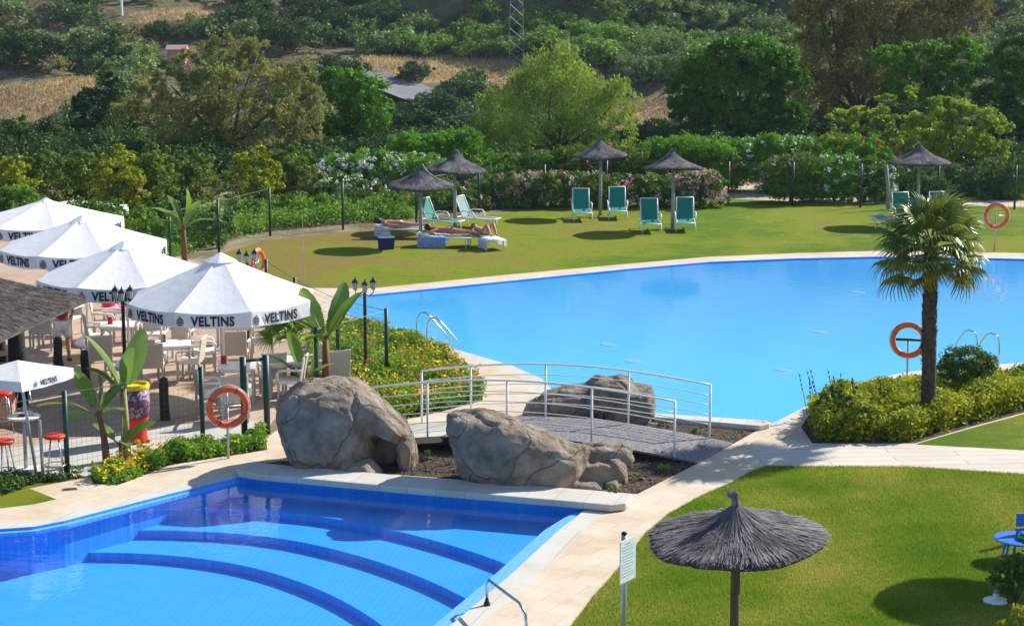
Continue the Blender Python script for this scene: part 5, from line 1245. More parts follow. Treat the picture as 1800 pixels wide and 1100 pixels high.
for i, (a, b, s_, lb) in enumerate([(1162, 822, 11, 'lowest small green plant right of the long boulder slabs'), (1122, 838, 9, 'small green plant touching the long boulder slabs'), (1158, 800, 12, 'small green plant beside the near railing right post'), (745, 802, 12, 'small dark plant right of the tallest boulder'),
                                    (1075, 862, 8, 'small green plant at the corner of the raised coping'), (1222, 757, 9, 'small yellowish plant behind the far railing'), (1165, 742, 8, 'small green plant right of the dark boulder')]):
    bush('small_plant', lb, a, b + s_ * .6, [(a, b, s_ * 1.2, s_)], 'bushd' if i in (3,) else 'coverg', .05, 300, 320 + i, cat='plant', perclump=24)['group'] = 'small plants in the bridge bed'
# thin dark stalks above the palm bed
g = G(1440, 742); o = thing('dry_stalks', 'thin dark dry flower stalks above the left end of the palm bed', 'plant', g); mb = MB(); rr_ = random.Random(8)
for k in range(12):
    x_ = rr_.uniform(-.3, 1.3); l_ = rr_.uniform(.75, 1.0); ln = rr_.uniform(-.25, -.05); mb.tube([(x_, .2, .1), (x_ + ln * .5, .25, l_ * .6), (x_ + ln, .3, l_)], [.006, .005, .003], 4)
    for j in range(4): mb.box((x_ + ln * (.6 + j * .1), .27, l_ * (.65 + j * .1)), (.02, .02, .035))
mb.build('stalk', 'stump', o)
# lower right shrubs
bush('garden_shrub', 'loose green shrub at the right edge above the white parasol foot', 1778, 1062, [(1785, 1012, 40, 34), (1760, 1020, 24, 30), (1805, 1000, 34, 34), (1795, 1040, 36, 22)], 'bushd', .085, 190, 330, perclump=30, clump=.4, inner=.3, under=.6)
bush('garden_shrub', 'yellow green shrub cut by the bottom right corner', 1800, 1130, [(1795, 1092, 36, 28), (1820, 1085, 36, 34), (1770, 1105, 18, 18)], 'cover', .085, 200, 331, perclump=30, clump=.35, inner=.4, under=.6)

# ------------------------------------------------------------------ fan palm
g = G(1629, 748); palm = thing('fan_palm', 'fan palm with shaggy trunk standing in the shrub bed before the large pool', 'palm tree', g)
zt = atY(1620, 440, g.y).z
mb = MB(); rr_ = random.Random(2)
mb.tube([(0, 0, -.1), (.01, 0, .5), (0, 0, 1.2), (-.03, 0, 2.0), (-.05, 0, zt)], [.15, .145, .135, .13, .125], 14)
for k in range(560):
    z = rr_.uniform(.05, zt + .1); a = rr_.uniform(0, 2 * PI); r_ = .132 + .012 * (z < 1); up = .05 if z < 1.3 else .10
    b = Vector((math.cos(a) * r_ - .05 * z / zt, math.sin(a) * r_, z)); t = Vector((-math.sin(a), math.cos(a), 0)) * .03
    mb.add([b - t, b + t, b + Vector((math.cos(a) * .035, math.sin(a) * .035, up))], [(0, 1, 2)])
mb.build('trunk', 'palmtr', palm)
def fan_mesh(seed, L=.5, nseg=26, stalk=.5):
    """petiole along +x then a pleated fan; tips droop"""
    rr_ = random.Random(seed); mb = MB()
    mb.tube([(0, 0, 0), (stalk * .5, 0, .04), (stalk, 0, 0)], [.018, .014, .011], 5)
    for k in range(nseg):
        a = (-1 + 2 * k / (nseg - 1)) * 1.75; l = L * (1 - .18 * abs(a) / 1.75) * rr_.uniform(.92, 1.05); w_ = .021
        d = Vector((math.cos(a), math.sin(a), .12 * math.cos(a * 2))); n_ = Vector((-math.sin(a), math.cos(a), 0)); o_ = Vector((stalk, 0, 0))
        pts_ = []
        for t, ww, dz in ((0, .004, 0), (.35, w_ * .9, .0), (.65, w_ * .8, -.02), (.85, w_ * .45, -.06 - rr_.uniform(0, .05)), (1, .003, -.14 - rr_.uniform(0, .10))):
            c_ = o_ + d * l * t + Vector((0, 0, dz * L * 2)); pts_ += [c_ - n_ * ww, c_ + Vector((0, 0, .012 if .2 < t < .8 else 0)), c_ + n_ * ww]
        fs_ = []
        for i in range(4):
            for j in range(2): fs_.append((i * 3 + j, i * 3 + j + 1, (i + 1) * 3 + j + 1, (i + 1) * 3 + j))
        mb.add(pts_, fs_)
    return mb
fm = [fan_mesh(i).mesh('frond') for i in range(4)]; fo = [fan_mesh(9 + i, .42, 22).mesh('frond') for i in range(2)]
rr_ = random.Random(12)
for k in range(44):
    a = k * 2.39996; q = k / 44; el = math.radians(74 - 108 * q ** .8 + rr_.uniform(-8, 8))
    old = q > .78 and rr_.random() < .55
    me = (fo if old else fm)[k % (2 if old else 4)]
    o_ = link('frond', me.copy(), 'fany' if old else 'fan', palm, (-.05, 0, zt + .12 - q * .30))
    M4 = Matrix.Rotation(a, 4, 'Z') @ Matrix.Rotation(-el, 4, 'Y') @ Matrix.Rotation(rr_.uniform(-.5, .5), 4, 'X'); o_.rotation_euler = M4.to_euler()
    sc_ = rr_.uniform(1.05, 1.3) * (.92 if old else 1.0); o_.scale = (sc_,) * 3

# ------------------------------------------------------------------ banana plants
def leaf_blade(L, W, bend, seed, tear=True):
    rr_ = random.Random(seed); mb = MB(); n = 16; rows = []
    for i in range(n + 1):
        t = i / n; wd = W * (math.sin(PI * min(1, t * .93 + .05)) ** .62) * (1 if t < .96 else .5); ang = bend * t * t
        x = L * (t - .12 * bend * t ** 3); z = -L * .5 * bend * t * t
        c_ = Vector((x, 0, z)); rag = 1 - (rr_.random() * .12 if tear else 0)
        rows.append([c_ + Vector((.03 * L, -wd * rag, .22 * wd)), c_ + Vector((.015 * L, -wd * .5, .20 * wd)), c_, c_ + Vector((.015 * L, wd * .5, .20 * wd)), c_ + Vector((.03 * L, wd * rag, .22 * wd))])
    vs = [p for r_ in rows for p in r_]; fs_ = [(i * 5 + j, i * 5 + j + 1, (i + 1) * 5 + j + 1, (i + 1) * 5 + j) for i in range(n) for j in range(4)]
    mb.add(vs, fs_)
    return mb
def banana(label, px, py, toppy, leaves, r=.07, stem='banst', lean=0, Y=None):
    """leaves: (azimuth deg, elevation deg, length, width, bend, material)"""
    g = G(px, py) if Y is None else Vector((atY(px, py, Y).x, Y, 0)); zt = atY(px, toppy, g.y).z; o = thing('banana_plant', label, 'plant', g, 0, 'banana plants around the terrace')
    MB().tube([(0, 0, -.05), (lean * .3, 0, zt * .5), (lean, 0, zt)], [r * 1.25, r, r * .6], 10).build('stem', stem, o, smooth=True)
    for i, (az, el, L, W, bd, m_) in enumerate(leaves):
        q = leaf_blade(L * 1.08, W * 1.3, bd, int(px) + i); base = Vector((lean, 0, zt - .12))
        az, el = math.radians(az), math.radians(el); st = .18
        d = Vector((math.cos(az) * math.cos(el), math.sin(az) * math.cos(el), math.sin(el)))
        me = q.mesh('leaf'); ob = link('leaf', me, m_, o, base + d * st, True)
        ob.rotation_euler = (Matrix.Rotation(az, 4, 'Z') @ Matrix.Rotation(-el, 4, 'Y') @ Matrix.Rotation(random.Random(i).uniform(-.4, .4) + (PI / 2 if el > 1.1 else 0), 4, 'X')).to_euler()
        MB().tube([(-st, 0, 0), (0, 0, 0), (L * .5, 0, -L * .5 * bd * .25 - .002)], [.022, .016, .006], 5).build('midrib', 'banst', ob, smooth=True)
    return o
b_, y_ = 'banana', 'bananay'
banana('tallest banana plant with upright leaves behind the tallest boulder', 574, 700, 590, [(15, 68, 1.0, .17, .25, b_), (-20, 58, 1.05, .15, .2, b_), (170, 66, .95, .16, .3, b_), (35, 50, 1.05, .13, .15, y_), (195, 45, .85, .15, .7, b_), (250, 30, .7, .13, .8, y_)], .085, 'banstr')
banana('low banana plant with narrow leaves left of the tallest boulder', 538, 700, 668, [(150, 72, .95, .10, .3, b_), (120, 60, 1.0, .09, .4, y_), (40, 66, .9, .09, .4, b_), (200, 55, .8, .09, .6, b_), (-30, 50, .7, .09, .6, b_), (80, 80, 1.0, .10, .1, b_)], .06, 'banst')
banana('banana plant with broad upright leaves in front of the yellow rimmed barrel', 222, 806, 682, [(165, 62, .98, .17, .25, b_), (20, 72, .95, .16, .15, b_), (-60, 70, .7, .14, .3, b_), (200, 50, .6, .11, .5, b_)], .075, 'banst')
banana('banana plant with drooping yellow edged leaves left of the barrel', 188, 812, 722, [(175, 30, .85, .13, .8, y_), (150, 62, .75, .12, .35, b_), (20, 60, .55, .12, .5, b_), (230, 20, .5, .12, .8, b_), (-30, 35, .45, .11, .8, b_), (80, 75, .6, .11, .2, b_)], .06, 'banstr', -.12)
banana('small banana sucker between the two left banana plants', 213, 810, 775, [(20, 45, .55, .11, .6, y_), (170, 50, .45, .10, .6, b_), (60, 75, .45, .09, .3, b_), (-60, 30, .35, .09, .8, b_)], .04, 'banstr')
banana('banana plant with bright green leaves standing behind the row of white parasols', 325, 470, 395, [(60, 70, .95, .17, .3, y_), (-30, 60, .9, .15, .4, b_), (200, 50, .9, .15, .6, b_), (140, 65, .85, .15, .4, b_), (0, 35, .7, .14, .8, b_), (180, 30, .7, .14, .8, b_)], .08, 'banstr')
# small fan palm beside the terrace
g = G(518, 660); o = thing('small_palm', 'small green fan palm between the front white parasol and the tall banana plant', 'palm tree', g)
MB().tube([(0, 0, -.05), (0, 0, .75)], [.09, .07], 10).build('trunk', 'palmtr', o, smooth=True)
rr_ = random.Random(5)
for k in range(20):
    a = k * 2.39996; q = k / 20; ob = link('frond', fm[k % 4], None, o, (0, 0, .75)); ob.data = fm[k % 4].copy(); ob.data.materials.clear(); ob.data.materials.append(M['coverg'])
    ob.rotation_euler = (Matrix.Rotation(a, 4, 'Z') @ Matrix.Rotation(-math.radians(80 - 80 * q), 4, 'Y') @ Matrix.Rotation(rr_.uniform(-.5, .5), 4, 'X')).to_euler(); ob.scale = (.95,) * 3

# ------------------------------------------------------------------ life rings, ladders, sign
def life_ring(label, px, py, cy, rz, d=.74, bandm='black', bar=False):
    g = G(px, py); zc = atY(px, cy, g.y).z; o = thing('life_ring_stand', label, 'life ring', g, rz, 'life rings on stands around the pools')
    MB().tube([(0, .02, -.02), (0, .02, zc)], .022, 8).build('pole', 'alu', o, smooth=True)
    mb = MB(); R0, r0 = d / 2 - .055, .058; n, m_ = 40, 12
    for i in range(n):
        a = 2 * PI * i / n
        for j in range(m_):
            b = 2 * PI * j / m_; rr2 = R0 + r0 * math.cos(b); mb.v.append((rr2 * math.cos(a), -.05 + r0 * .8 * math.sin(b), rr2 * math.sin(a)))
    for i in range(n):
        for j in range(m_): mb.f.append((i * m_ + j, ((i + 1) % n) * m_ + j, ((i + 1) % n) * m_ + (j + 1) % m_, i * m_ + (j + 1) % m_)); mb.mi.append(0)
    rg = mb.build('ring', 'orange', o, (0, 0, zc), True)
    for k in range(4):
        a = PI / 4 * (2 * k + 1) + .3; mb = MB()
        mb.tube([((R0 + .062 * math.cos(t)) * math.cos(a), -.05 + .052 * math.sin(t), (R0 + .062 * math.cos(t)) * math.sin(a)) for t in np.linspace(0, 2 * PI, 14)], .007, 5); mb.build('band', bandm, rg, smooth=True)
    MB().tube([((R0 + .075) * math.cos(t), -.05 + .0 * t, (R0 + .075 - .02 * abs(math.sin(2 * t))) * math.sin(t)) for t in np.linspace(0, 2 * PI, 49)], .007, 5).build('rope', 'towelw', rg, smooth=True)
    br_ = MB(); br_.tube([(-.24, 0, zc), (.24, 0, zc)], .013, 6)
    if bar: br_.box((0, -.0, zc), (.52, .03, .05))
    else: br_.tube([(0, 0, zc - .2), (0, 0, zc + .24)], .013, 6); br_.tube([(-.16, -.02, zc - .12), (.16, -.02, zc + .12)], .01, 6)
    br_.build('bracket', 'green' if bar else 'alu', o, smooth=True)
    return o
life_ring('orange life ring on a grey pole beside the green gate frame', 402, 806, 714, .35, .76)
life_ring('orange life ring with a green crossbar left of the palm trunk', 1594, 668, 597, -.2, .76, bar=True)
life_ring('orange life ring at the far edge of the large pool near the right border', 1748, 442, 379, .1, .82)
life_ring('red life ring mostly hidden behind the front white parasol', 452, 520, 462, 1.2, .76)
def rail_ladder(name, label, feet, dirv_, prof, r=.02, group=None, plate=True):
    o = thing(name, label, 'handrail' if name == 'handrail' else 'ladder', feet[0], 0, group); d = Vector(dirv_).normalized()
    for f_ in feet:
        b = f_ - feet[0]; P = [b + d * u + Vector((0, 0, z)) for u, z in prof]
        P = [Vector((p[0], p[1], z)) for p, z in zip(smooth_poly([tuple(p.xy) for p in P], 0), [p.z for p in P])]
        Q = [P[0]]
        for i in range(1, len(P) - 1): Q += [P[i - 1].lerp(P[i], .82), P[i].lerp(P[i + 1], .18)]
        Q.append(P[-1]); MB().tube(Q, r, 10).build('rail', 'steel', o, smooth=True)
    return o
o = rail_ladder('pool_ladder', 'steel pool ladder beside the flower slope at the large pool', [G(733, 601), G(751, 611)], (.93, -.10, 0), [(0, -.02), (0, .55), (.10, .70), (.24, .70), (.75, .12), (.86, -.25), (.86, -.9)])
for z in (-.2, -.45): MB().tube([Vector((.80, -.10, z)), Vector((.80, -.10, z)) + (G(751, 611) - G(733, 601))], .018, 6).build('step', 'steel', o)
a_, b_2 = G(1713, 640), G(1752, 655); a_, b_2 = Vector((10.05, 41.2, 0)), Vector((10.62, 40.5, 0))
a_ = G(1716, 642); b_2 = G(1755, 648)
o = rail_ladder('pool_ladder', 'steel pool ladder behind the clipped round bush', [a_, b_2], (-.6, .45, 0), [(0, -.02), (0, .58), (.06, .74), (.26, .76), (.42, .55), (.62, .05), (.7, -.5)])
for z in (-.2, -.45): MB().tube([Vector((-.50, .38, z)), Vector((-.50, .38, z)) + (b_2 - a_)], .018, 6).build('step', 'steel', o)
A_ = G(856, 1063); B_ = G(926, 1125); o = thing('handrail', 'bent steel handrail at the edge of the small pool at the bottom', 'handrail', A_)
v_ = B_ - A_; P = [Vector((0, 0, .01)), Vector((0, 0, .30)), v_ * .06 + Vector((0, 0, .38)), v_ * .2 + Vector((0, 0, .385)), v_ * .82 + Vector((0, 0, .42)), v_ * .97 + Vector((0, 0, .34)), v_ + Vector((0, 0, 0))]
MB().tube(P, .021, 10).build('rail', 'steel', o, smooth=True); MB().lathe([(.045, 0), (.045, .03), (.028, .06), (.026, .09)], 14).build('foot', 'black2', o, smooth=True)
# sign board
g = G(1095, 1150); g2 = g; o = thing('sign_board', 'pale blue white sign board on a grey pole at the path edge', 'sign', g, .95)
z0, z1 = atY(1094, 1018, g.y).z, atY(1090, 946, g.y).z; c_ = (z0 + z1) / 2
MB().tube([(0, 0, -.05), (0, 0, z1 + .05)], .036, 12).build('pole', 'alu', o, smooth=True)
MB().lathe([(.038, 0), (.034, .03), (.001, .045)], 12, (0, 0, z1 + .05)).build('cap', 'black2', o, smooth=True)
hgt_ = (z1 - z0) + .02; wd_ = .36
pn = MB().box((0, -.055, c_), (wd_, .014, hgt_)).build('panel', 'sign', o, bevel=.004)
mb = MB()
for i in range(12):
    z = c_ + hgt_ * .40 - i * hgt_ * .068; w_ = .26 if i % 3 else .18; mb.box((-.01, -.0635, z), (w_ if i else .12, .002, .012 if i else .02))
mb.build('print', 'signtx', pn)
# bottom right: table, chair, parasol foot
g = G(1790, 985); o = thing('garden_table', 'round blue plastic table cut by the right edge', 'table', g); zt = atY(1790, 945, g.y).z
MB().lathe([(.001, zt - .03), (.34, zt - .03), (.37, zt - .015), (.37, zt), (.35, zt + .006), (.001, zt + .006)], 28).build('tabletop', 'blue', o, smooth=False)
for q in range(4): a = q * PI / 2 + .6; MB().tube([(math.cos(a) * .22, math.sin(a) * .22, zt - .03), (math.cos(a) * .30, math.sin(a) * .30, 0)], [.022, .016], 6).build('leg', 'blue', o)
g = G(1806, 985); ob = MB()
for sx in (-1, 1): ob.tube([(sx * .02, 0, 0), (sx * .02, 0, .0)], .01, 4)
g = G(1822, 985); o = thing('garden_chair', 'blue plastic chair behind the blue table at the right edge', 'chair', g, .2)
MB().box((0, 0, .42), (.5, .46, .03)).build('seat', 'blue', o, bevel=.01); MB().box((0, .24, .56), (.46, .03, .20)).build('backrest', 'blue', o, bevel=.01)
for sx in (-1, 1):
    for sy in (-1, 1): MB().tube([(sx * .22, sy * .2, .42), (sx * .25, sy * .23, 0)], .02, 6).build('leg', 'blue', o)
g = G(1804, 985); o = MB().lathe([(.001, 0), (.11, 0), (.14, .03), (.15, .035), (.15, .045), (.001, .02)], 20).build('bowl', 'lgreen', None, Vector((g.x - .02, g.y - .1, atY(1790, 945, G(1790, 985).y).z + .008)), True)
tag(o, 'light green bowl on the blue table', 'bowl')
g = G(1806, 950); o = thing('garden_post', 'dark green post at the right edge behind the blue table', 'post', g); MB().tube([(0, 0, 0), (0, 0, .75)], .05, 10).build('shaft', 'green', o)
g = G(1750, 1058); o = thing('parasol_foot', 'empty pale parasol foot in the shadow on the lawn', 'parasol base', g)
MB().lathe([(.17, 0), (.17, .035), (.10, .06), (.05, .075), (.035, .13), (.025, .13), (.001, .12)], 24).build('base', 'whitep', o, smooth=True); MB().lathe([(.028, .13), (.028, .16), (.02, .17), (.001, .17)], 12).build('socket', 'alu', o)
# gully on deck
g = G(123, 860); o = thing('drain_cover', 'small rusty drain cover in the pale slabs by the left fence', 'drain cover', g, .3)
MB().box((0, 0, .006), (.24, .12, .012)).build('frame', 'road', o); MB().box((0, 0, .0135), (.20, .09, .004)).build('grate', 'stump', o)

# grass blades on the near lawn
def blades(poly, n, seed, px_lo):
    x, y, rng = scatter_poly(poly, n, seed); k = np.abs(x) < y * .285 + .4; x, y = x[k], y[k]; m = len(x)
    a = rng.uniform(0, 2 * PI, m); h_ = rng.uniform(.015, .042, m); w_ = .0045; ln = rng.normal(size=(m, 2)) * .014
    z0_ = np.zeros(m); b0 = np.stack([x - np.cos(a) * w_, y - np.sin(a) * w_, z0_], -1); b1 = np.stack([x + np.cos(a) * w_, y + np.sin(a) * w_, z0_], -1)
    t1 = np.stack([x + ln[:, 0] + np.cos(a) * .001, y + ln[:, 1], h_], -1); t0 = np.stack([x + ln[:, 0] - np.cos(a) * .001, y + ln[:, 1], h_], -1)
    return np.stack([b0, b1, t1, t0], 1)
vis = PX([(990, 1125), (1005, 1098), (1044, 1046), (1072, 1016), (1108, 972), (1133, 938), (1175, 903), (1230, 872), (1283, 849), (1318, 829), (1345, 819), (1600, 820), (1800, 833), (1850, 836), (1850, 1125)])
V1 = blades(vis, 420000, 9, 0)
tag(link('grass', quads_mesh('grass', V1), 'blade'), 'short mown grass blades of the near lawn', 'grass', kind='stuff')

# ------------------------------------------------------------------ big white parasols with lettering
def text_mesh(txt, h, bold=.012, sx=.82):
    cu = bpy.data.curves.new('t', 'FONT'); cu.body = txt; cu.size = h / .72; cu.align_x = 'CENTER'; cu.offset = bold * h; cu.extrude = .002; cu.resolution_u = 3; cu.space_character = 1.08
    ob = bpy.data.objects.new('t', cu); C.objects.link(ob); dg = bpy.context.evaluated_depsgraph_get()
    me = bpy.data.meshes.new_from_object(ob.evaluated_get(dg)); bpy.data.objects.remove(ob); bpy.data.curves.remove(cu)
    for v_ in me.vertices: v_.co.x *= sx; v_.co.y -= h / 2
    return me
VT = text_mesh('VELTINS', .165, .05)
def emblem_mesh():
    mb = MB()
    for (w_, h_, z) in ((.10, .035, -.075), (.13, .05, -.025), (.12, .04, .025), (.08, .03, .065), (.04, .03, .10)): mb.box((0, z, 0), (w_, h_ * .8, .004))
    for i in range(14):
        a = 2 * PI * i / 14; mb.box((math.cos(a) * .075, math.sin(a) * .085 - .02, 0), (.02, .02, .004))
    return mb.mesh('emblem')
EM = emblem_mesh()
def parasol(label, base, rim_z, Rr, apex_dz, rot, n=8, val=.28, cap=True, group='white parasols on the bar terrace', tscale=1.12, faces=None, polex=(0, 0), foot=True, sag=.05, tilt=None):
    o = thing('terrace_parasol', label, 'parasol', base, 0, group)
    top = Vector((0, 0, rim_z + apex_dz)); cor = [Vector((math.cos(rot + 2 * PI * (i + .5) / n) * Rr, math.sin(rot + 2 * PI * (i + .5) / n) * Rr, rim_z)) for i in range(n)]
    cn = bpy.data.objects.new('canopy', None)
    mb = MB(); K = 7; Jn = 6
    for i in range(n):
        a, b = cor[i], cor[(i + 1) % n]; b0 = len(mb.v)
        for k in range(K + 1):
            t = k / K
            for j in range(Jn + 1):
                s_ = j / Jn; e = a.lerp(b, s_); p = top.lerp(e, t); p.z -= sag * 4 * s_ * (1 - s_) * t + .03 * math.sin(PI * t) * apex_dz; mb.v.append(tuple(p))
        for k in range(K):
            for j in range(Jn): q = b0 + k * (Jn + 1) + j; mb.f.append((q, q + Jn + 1, q + Jn + 2, q + 1)); mb.mi.append(0)
    if cap: mb.lathe([(.34, rim_z + apex_dz - .13), (.05, rim_z + apex_dz + .02), (.001, rim_z + apex_dz + .04)], 8)
    cn = mb.build('canopy', 'canvas', o)
    if tilt: cn.rotation_euler = tilt
    rg = random.Random(int(abs(base[0]) * 100))
    for i in range(n):
        a, b = cor[i], cor[(i + 1) % n]; m1 = MB(); cols = 8; out = ((a + b) / 2); out.z = 0; out.normalize(); vs = []
        for j in range(cols + 1):
            s_ = j / cols; e = a.lerp(b, s_); e.z -= sag * 4 * s_ * (1 - s_); w_ = out * (.012 * math.sin(j * 1.9 + i))
            vs += [e + out * .004, e + Vector((0, 0, -val)) + w_ + out * .01]
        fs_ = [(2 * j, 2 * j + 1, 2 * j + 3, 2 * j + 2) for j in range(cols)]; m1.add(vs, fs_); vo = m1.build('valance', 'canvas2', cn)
        if faces is None or i in faces:
            mid = (a + b) / 2 + out * .02 + Vector((0, 0, -sag - val / 2 + .01)); zr = math.atan2(out.x, -out.y)
            me = VT; t_ = link('lettering', me, 'ink', vo, mid); t_.rotation_euler = (PI / 2, 0, math.atan2(out.y, out.x) + PI / 2); t_.scale = (tscale,) * 3
            xd = Vector((math.cos(math.atan2(out.y, out.x) + PI / 2), math.sin(math.atan2(out.y, out.x) + PI / 2), 0))
            e_ = link('emblem', EM, 'ink2', vo, mid - xd * .56 * tscale); e_.rotation_euler = t_.rotation_euler; e_.scale = (tscale * .78,) * 3
        rb = MB(); rb.tube([top - Vector((0, 0, .08)), a + Vector((0, 0, -.03))], .014, 5); rb.build('rib', 'alu', cn)
    MB().tube([(polex[0], polex[1], 0), (0, 0, rim_z + apex_dz - .02)], .028, 10).build('pole', 'alu' if n == 4 else 'whitep', o, smooth=True)
    if foot: MB().lathe([(.30, 0), (.31, .10), (.26, .16), (.16, .2), (.09, .34), (.05, .42), (.001, .42)], 20).build('base', 'whitep', o, smooth=True)
    return o
def par_at(cx, cy, Rpx, z=2.36):
    for it in range(1):
        Y = 1.76 / Rpx * F
    p = atY(cx, cy, Y / CP - .0); return p
def par(label, cx, rimy, apexy, R_=1.93, rot=0.0, Rpx=166, **kw):
    Y = R_ * F / Rpx
    Y = Y  # distance from the size of the canopy
    c_ = atY(cx, rimy, Y * .985); top = atY(cx, apexy, Y * .985)
    return parasol(label, (c_.x, c_.y, 0), c_.z, R_, top.z - c_.z, rot, **kw)
par('front white octagonal parasol nearest to the tall banana plant', 390, 521, 447, Rpx=168, rot=math.radians(3))
par('white octagonal parasol second from the front beside the thatched roof corner', 222, 482, 425, Rpx=156, rot=math.radians(2))
par('white octagonal parasol third from the front with its tip above the second one', 148, 430, 380, Rpx=147, rot=math.radians(4))
par('rear white octagonal parasol at the left edge', 82, 386, 350, Rpx=133, rot=math.radians(-3))
par('rearmost white parasol of which only the right rim shows', 128, 366, 352, Rpx=100, rot=math.radians(8), faces=[])
# small square parasol over the bar table
g = G(64, 834); c_ = atY(32, 652, g.y + .1)
parasol('small square white parasol leaning over the high bar table at the left edge', (c_.x, c_.y, 0), c_.z, .92, .19, math.radians(62), n=4, val=.17, cap=False, tscale=.55, polex=(g.x - c_.x, g.y - c_.y), foot=False, sag=.02, group='white parasols on the bar terrace', tilt=(0, 0, 0))
# ------------------------------------------------------------------ tables and chairs
def bar_table(label, px, py, rz, w_=.75, d=.75, h_=.74, items=None):
    o = thing('terrace_table', label, 'table', G(px, py), rz, 'white square tables on the bar terrace')
    MB().box((0, 0, h_ - .02), (w_, d, .04)).build('tabletop', 'whitep', o, bevel=.008); MB().box((0, 0, h_ - .07), (w_ - .08, d - .08, .06)).build('apron', 'wicker', o)
    for sx in (-1, 1):
        for sy in (-1, 1): MB().box((sx * (w_ / 2 - .05), sy * (d / 2 - .05), h_ / 2 - .02), (.05, .05, h_ - .05)).build('leg', 'alleg', o)
    return o
def make_chair(label, loc, rz):
    o = thing('terrace_chair', label, 'chair', loc, rz, 'white wicker armchairs on the bar terrace')
    MB().box((0, 0, .42), (.50, .48, .07)).build('seat', 'wicker', o, bevel=.02)
    R_ = Matrix.Rotation(-.16, 3, 'X'); MB().box((0, -.27, .66), (.50, .035, .52), R_.transposed()).build('backrest', 'wickerb', o, bevel=.012)
    mb = MB()
    mb.tube([(-.25, -.235, .42), (-.25, -.31, .93), (.25, -.31, .93), (.25, -.235, .42)], .018, 6); mb.build('back_frame', 'wicker', o)
    for s in (-1, 1):
        MB().tube([(s * .265, -.28, .68), (s * .275, -.05, .68), (s * .275, .18, .66), (s * .27, .23, .60), (s * .26, .22, .42)], .026, 6).build('armrest', 'wicker', o, smooth=True)
        for y, t in ((.20, .22), (-.22, -.27)): MB().box((s * .235, (y + t) / 2, .20), (.045, .045, .41)).build('leg', 'alleg', o)
    return o
T = [(208, 626, .15, 'white table with a purple menu holder behind the left lamp post'), (306, 662, .2, 'white table between the barrel and the middle chairs under the front parasols'), (418, 625, .05, 'white table with a red holder under the front parasol rim'),
     (418, 704, .1, 'shaded white table behind the orange life ring'), (212, 594, .1, 'white table with a pink cloth under the second parasol'), (505, 694, .1, 'white table right of the gate frame beside the low banana plant'), (98, 612, .1, 'shaded white table behind the person in the red shirt'), (330, 568, .1, 'rear brown topped table seen under the front parasol valance')]
TO = [bar_table(l, a, b, r_) for a, b, r_, l in T]
CH = [(268, 676, .12, 'beige backed chair right of the yellow rimmed barrel with its back to the pool'), (268, 618, 3.1, 'white chair facing the pool behind the table with the purple holder'), (316, 634, 3.0, 'white chair facing the pool across the table right of the barrel'), (335, 668, 1.5, 'white chair at the right side of the table right of the barrel'),
      (360, 650, -1.35, 'white armchair seen from the side left of the front parasol pole'), (416, 652, .05, 'beige backed chair right of the front parasol pole'), (460, 630, 1.7, 'white armchair turned left beside the small palm'), (480, 694, .25, 'large white backed chair right of the gate frame'), (512, 704, 1.5, 'white chair in front of the low banana plant'),
      (587, 690, .5, 'tall backed chair standing right of the tallest banana plant'), (172, 662, .5, 'white armchair left of the broad banana leaves'), (174, 622, -1.2, 'bright white chair at the left side of the table with the purple holder'), (75, 614, .1, 'shaded white chair left of the person in the red shirt'), (404, 604, 3.1, 'white chair behind the table with the red holder facing the pool'),
      (415, 738, .1, 'white chair in the shade directly behind the orange life ring'), (372, 728, -1.2, 'white chair partly behind the left post of the life ring'), (545, 686, 1.9, 'white chair between the two right banana plants'), (120, 588, 2.8, 'white chair behind the person in the red shirt'), (300, 596, 3.3, 'rear white chair under the valance between the two front parasols'),
      (236, 600, 1.5, 'white chair right of the table with the pink cloth'), (185, 598, -1.4, 'white chair left of the table with the pink cloth')]
c0 = make_chair(CH[0][3], G(CH[0][0], CH[0][1]), CH[0][2])
for a, b, r_, l in CH[1:]: copy_tree(c0, G(a, b), r_, l)
def holder(ti, m, label, dx=0.0, dy=0.0, h_=.16, name='menu_holder'):
    t = TO[ti]; o = MB().box((0, 0, h_ / 2), (.11, .09, h_), taper=.8).build(name, m, None, t.location + Vector((dx, dy, .742)), bevel=.01); return tag(o, label, 'holder')
holder(0, 'towelr', 'dark red menu holder on the table behind the left lamp post', -.15); holder(1, 'floral', 'purple menu holder on the table right of the barrel', -.22, .1); holder(2, 'red', 'red holder on the table under the front parasol rim', -.30); holder(3, 'towelr', 'dark red holder on the shaded table behind the life ring', -.28, .1)
t = TO[4]; o = MB().box((0, 0, .01), (.85, .7, .02)).build('tablecloth', mat('pink cloth', (.75, .35, .42), .9), None, t.location + Vector((0, 0, .745))); tag(o, 'pink cloth spread on the rear table under the second parasol', 'tablecloth')
for dx, l in ((-.25, 'left'), (.28, 'right')):
    rk = bmesh.new(); bmesh.ops.create_icosphere(rk, subdivisions=3, radius=.16)
    for v_ in rk.verts: v_.co.z *= .7; v_.co += v_.co.normalized() * noise.noise(v_.co * 9 + Vector((dx * 9, 0, 0))) * .07; v_.co.z = max(-.06, v_.co.z)
    me = bpy.data.meshes.new('bundle'); rk.to_mesh(me); rk.free(); o = link('cloth_bundle', me, 'red', None, t.location + Vector((dx, 0, .83)), True); tag(o, l + ' crumpled red bundle on the pink cloth', 'bundle')
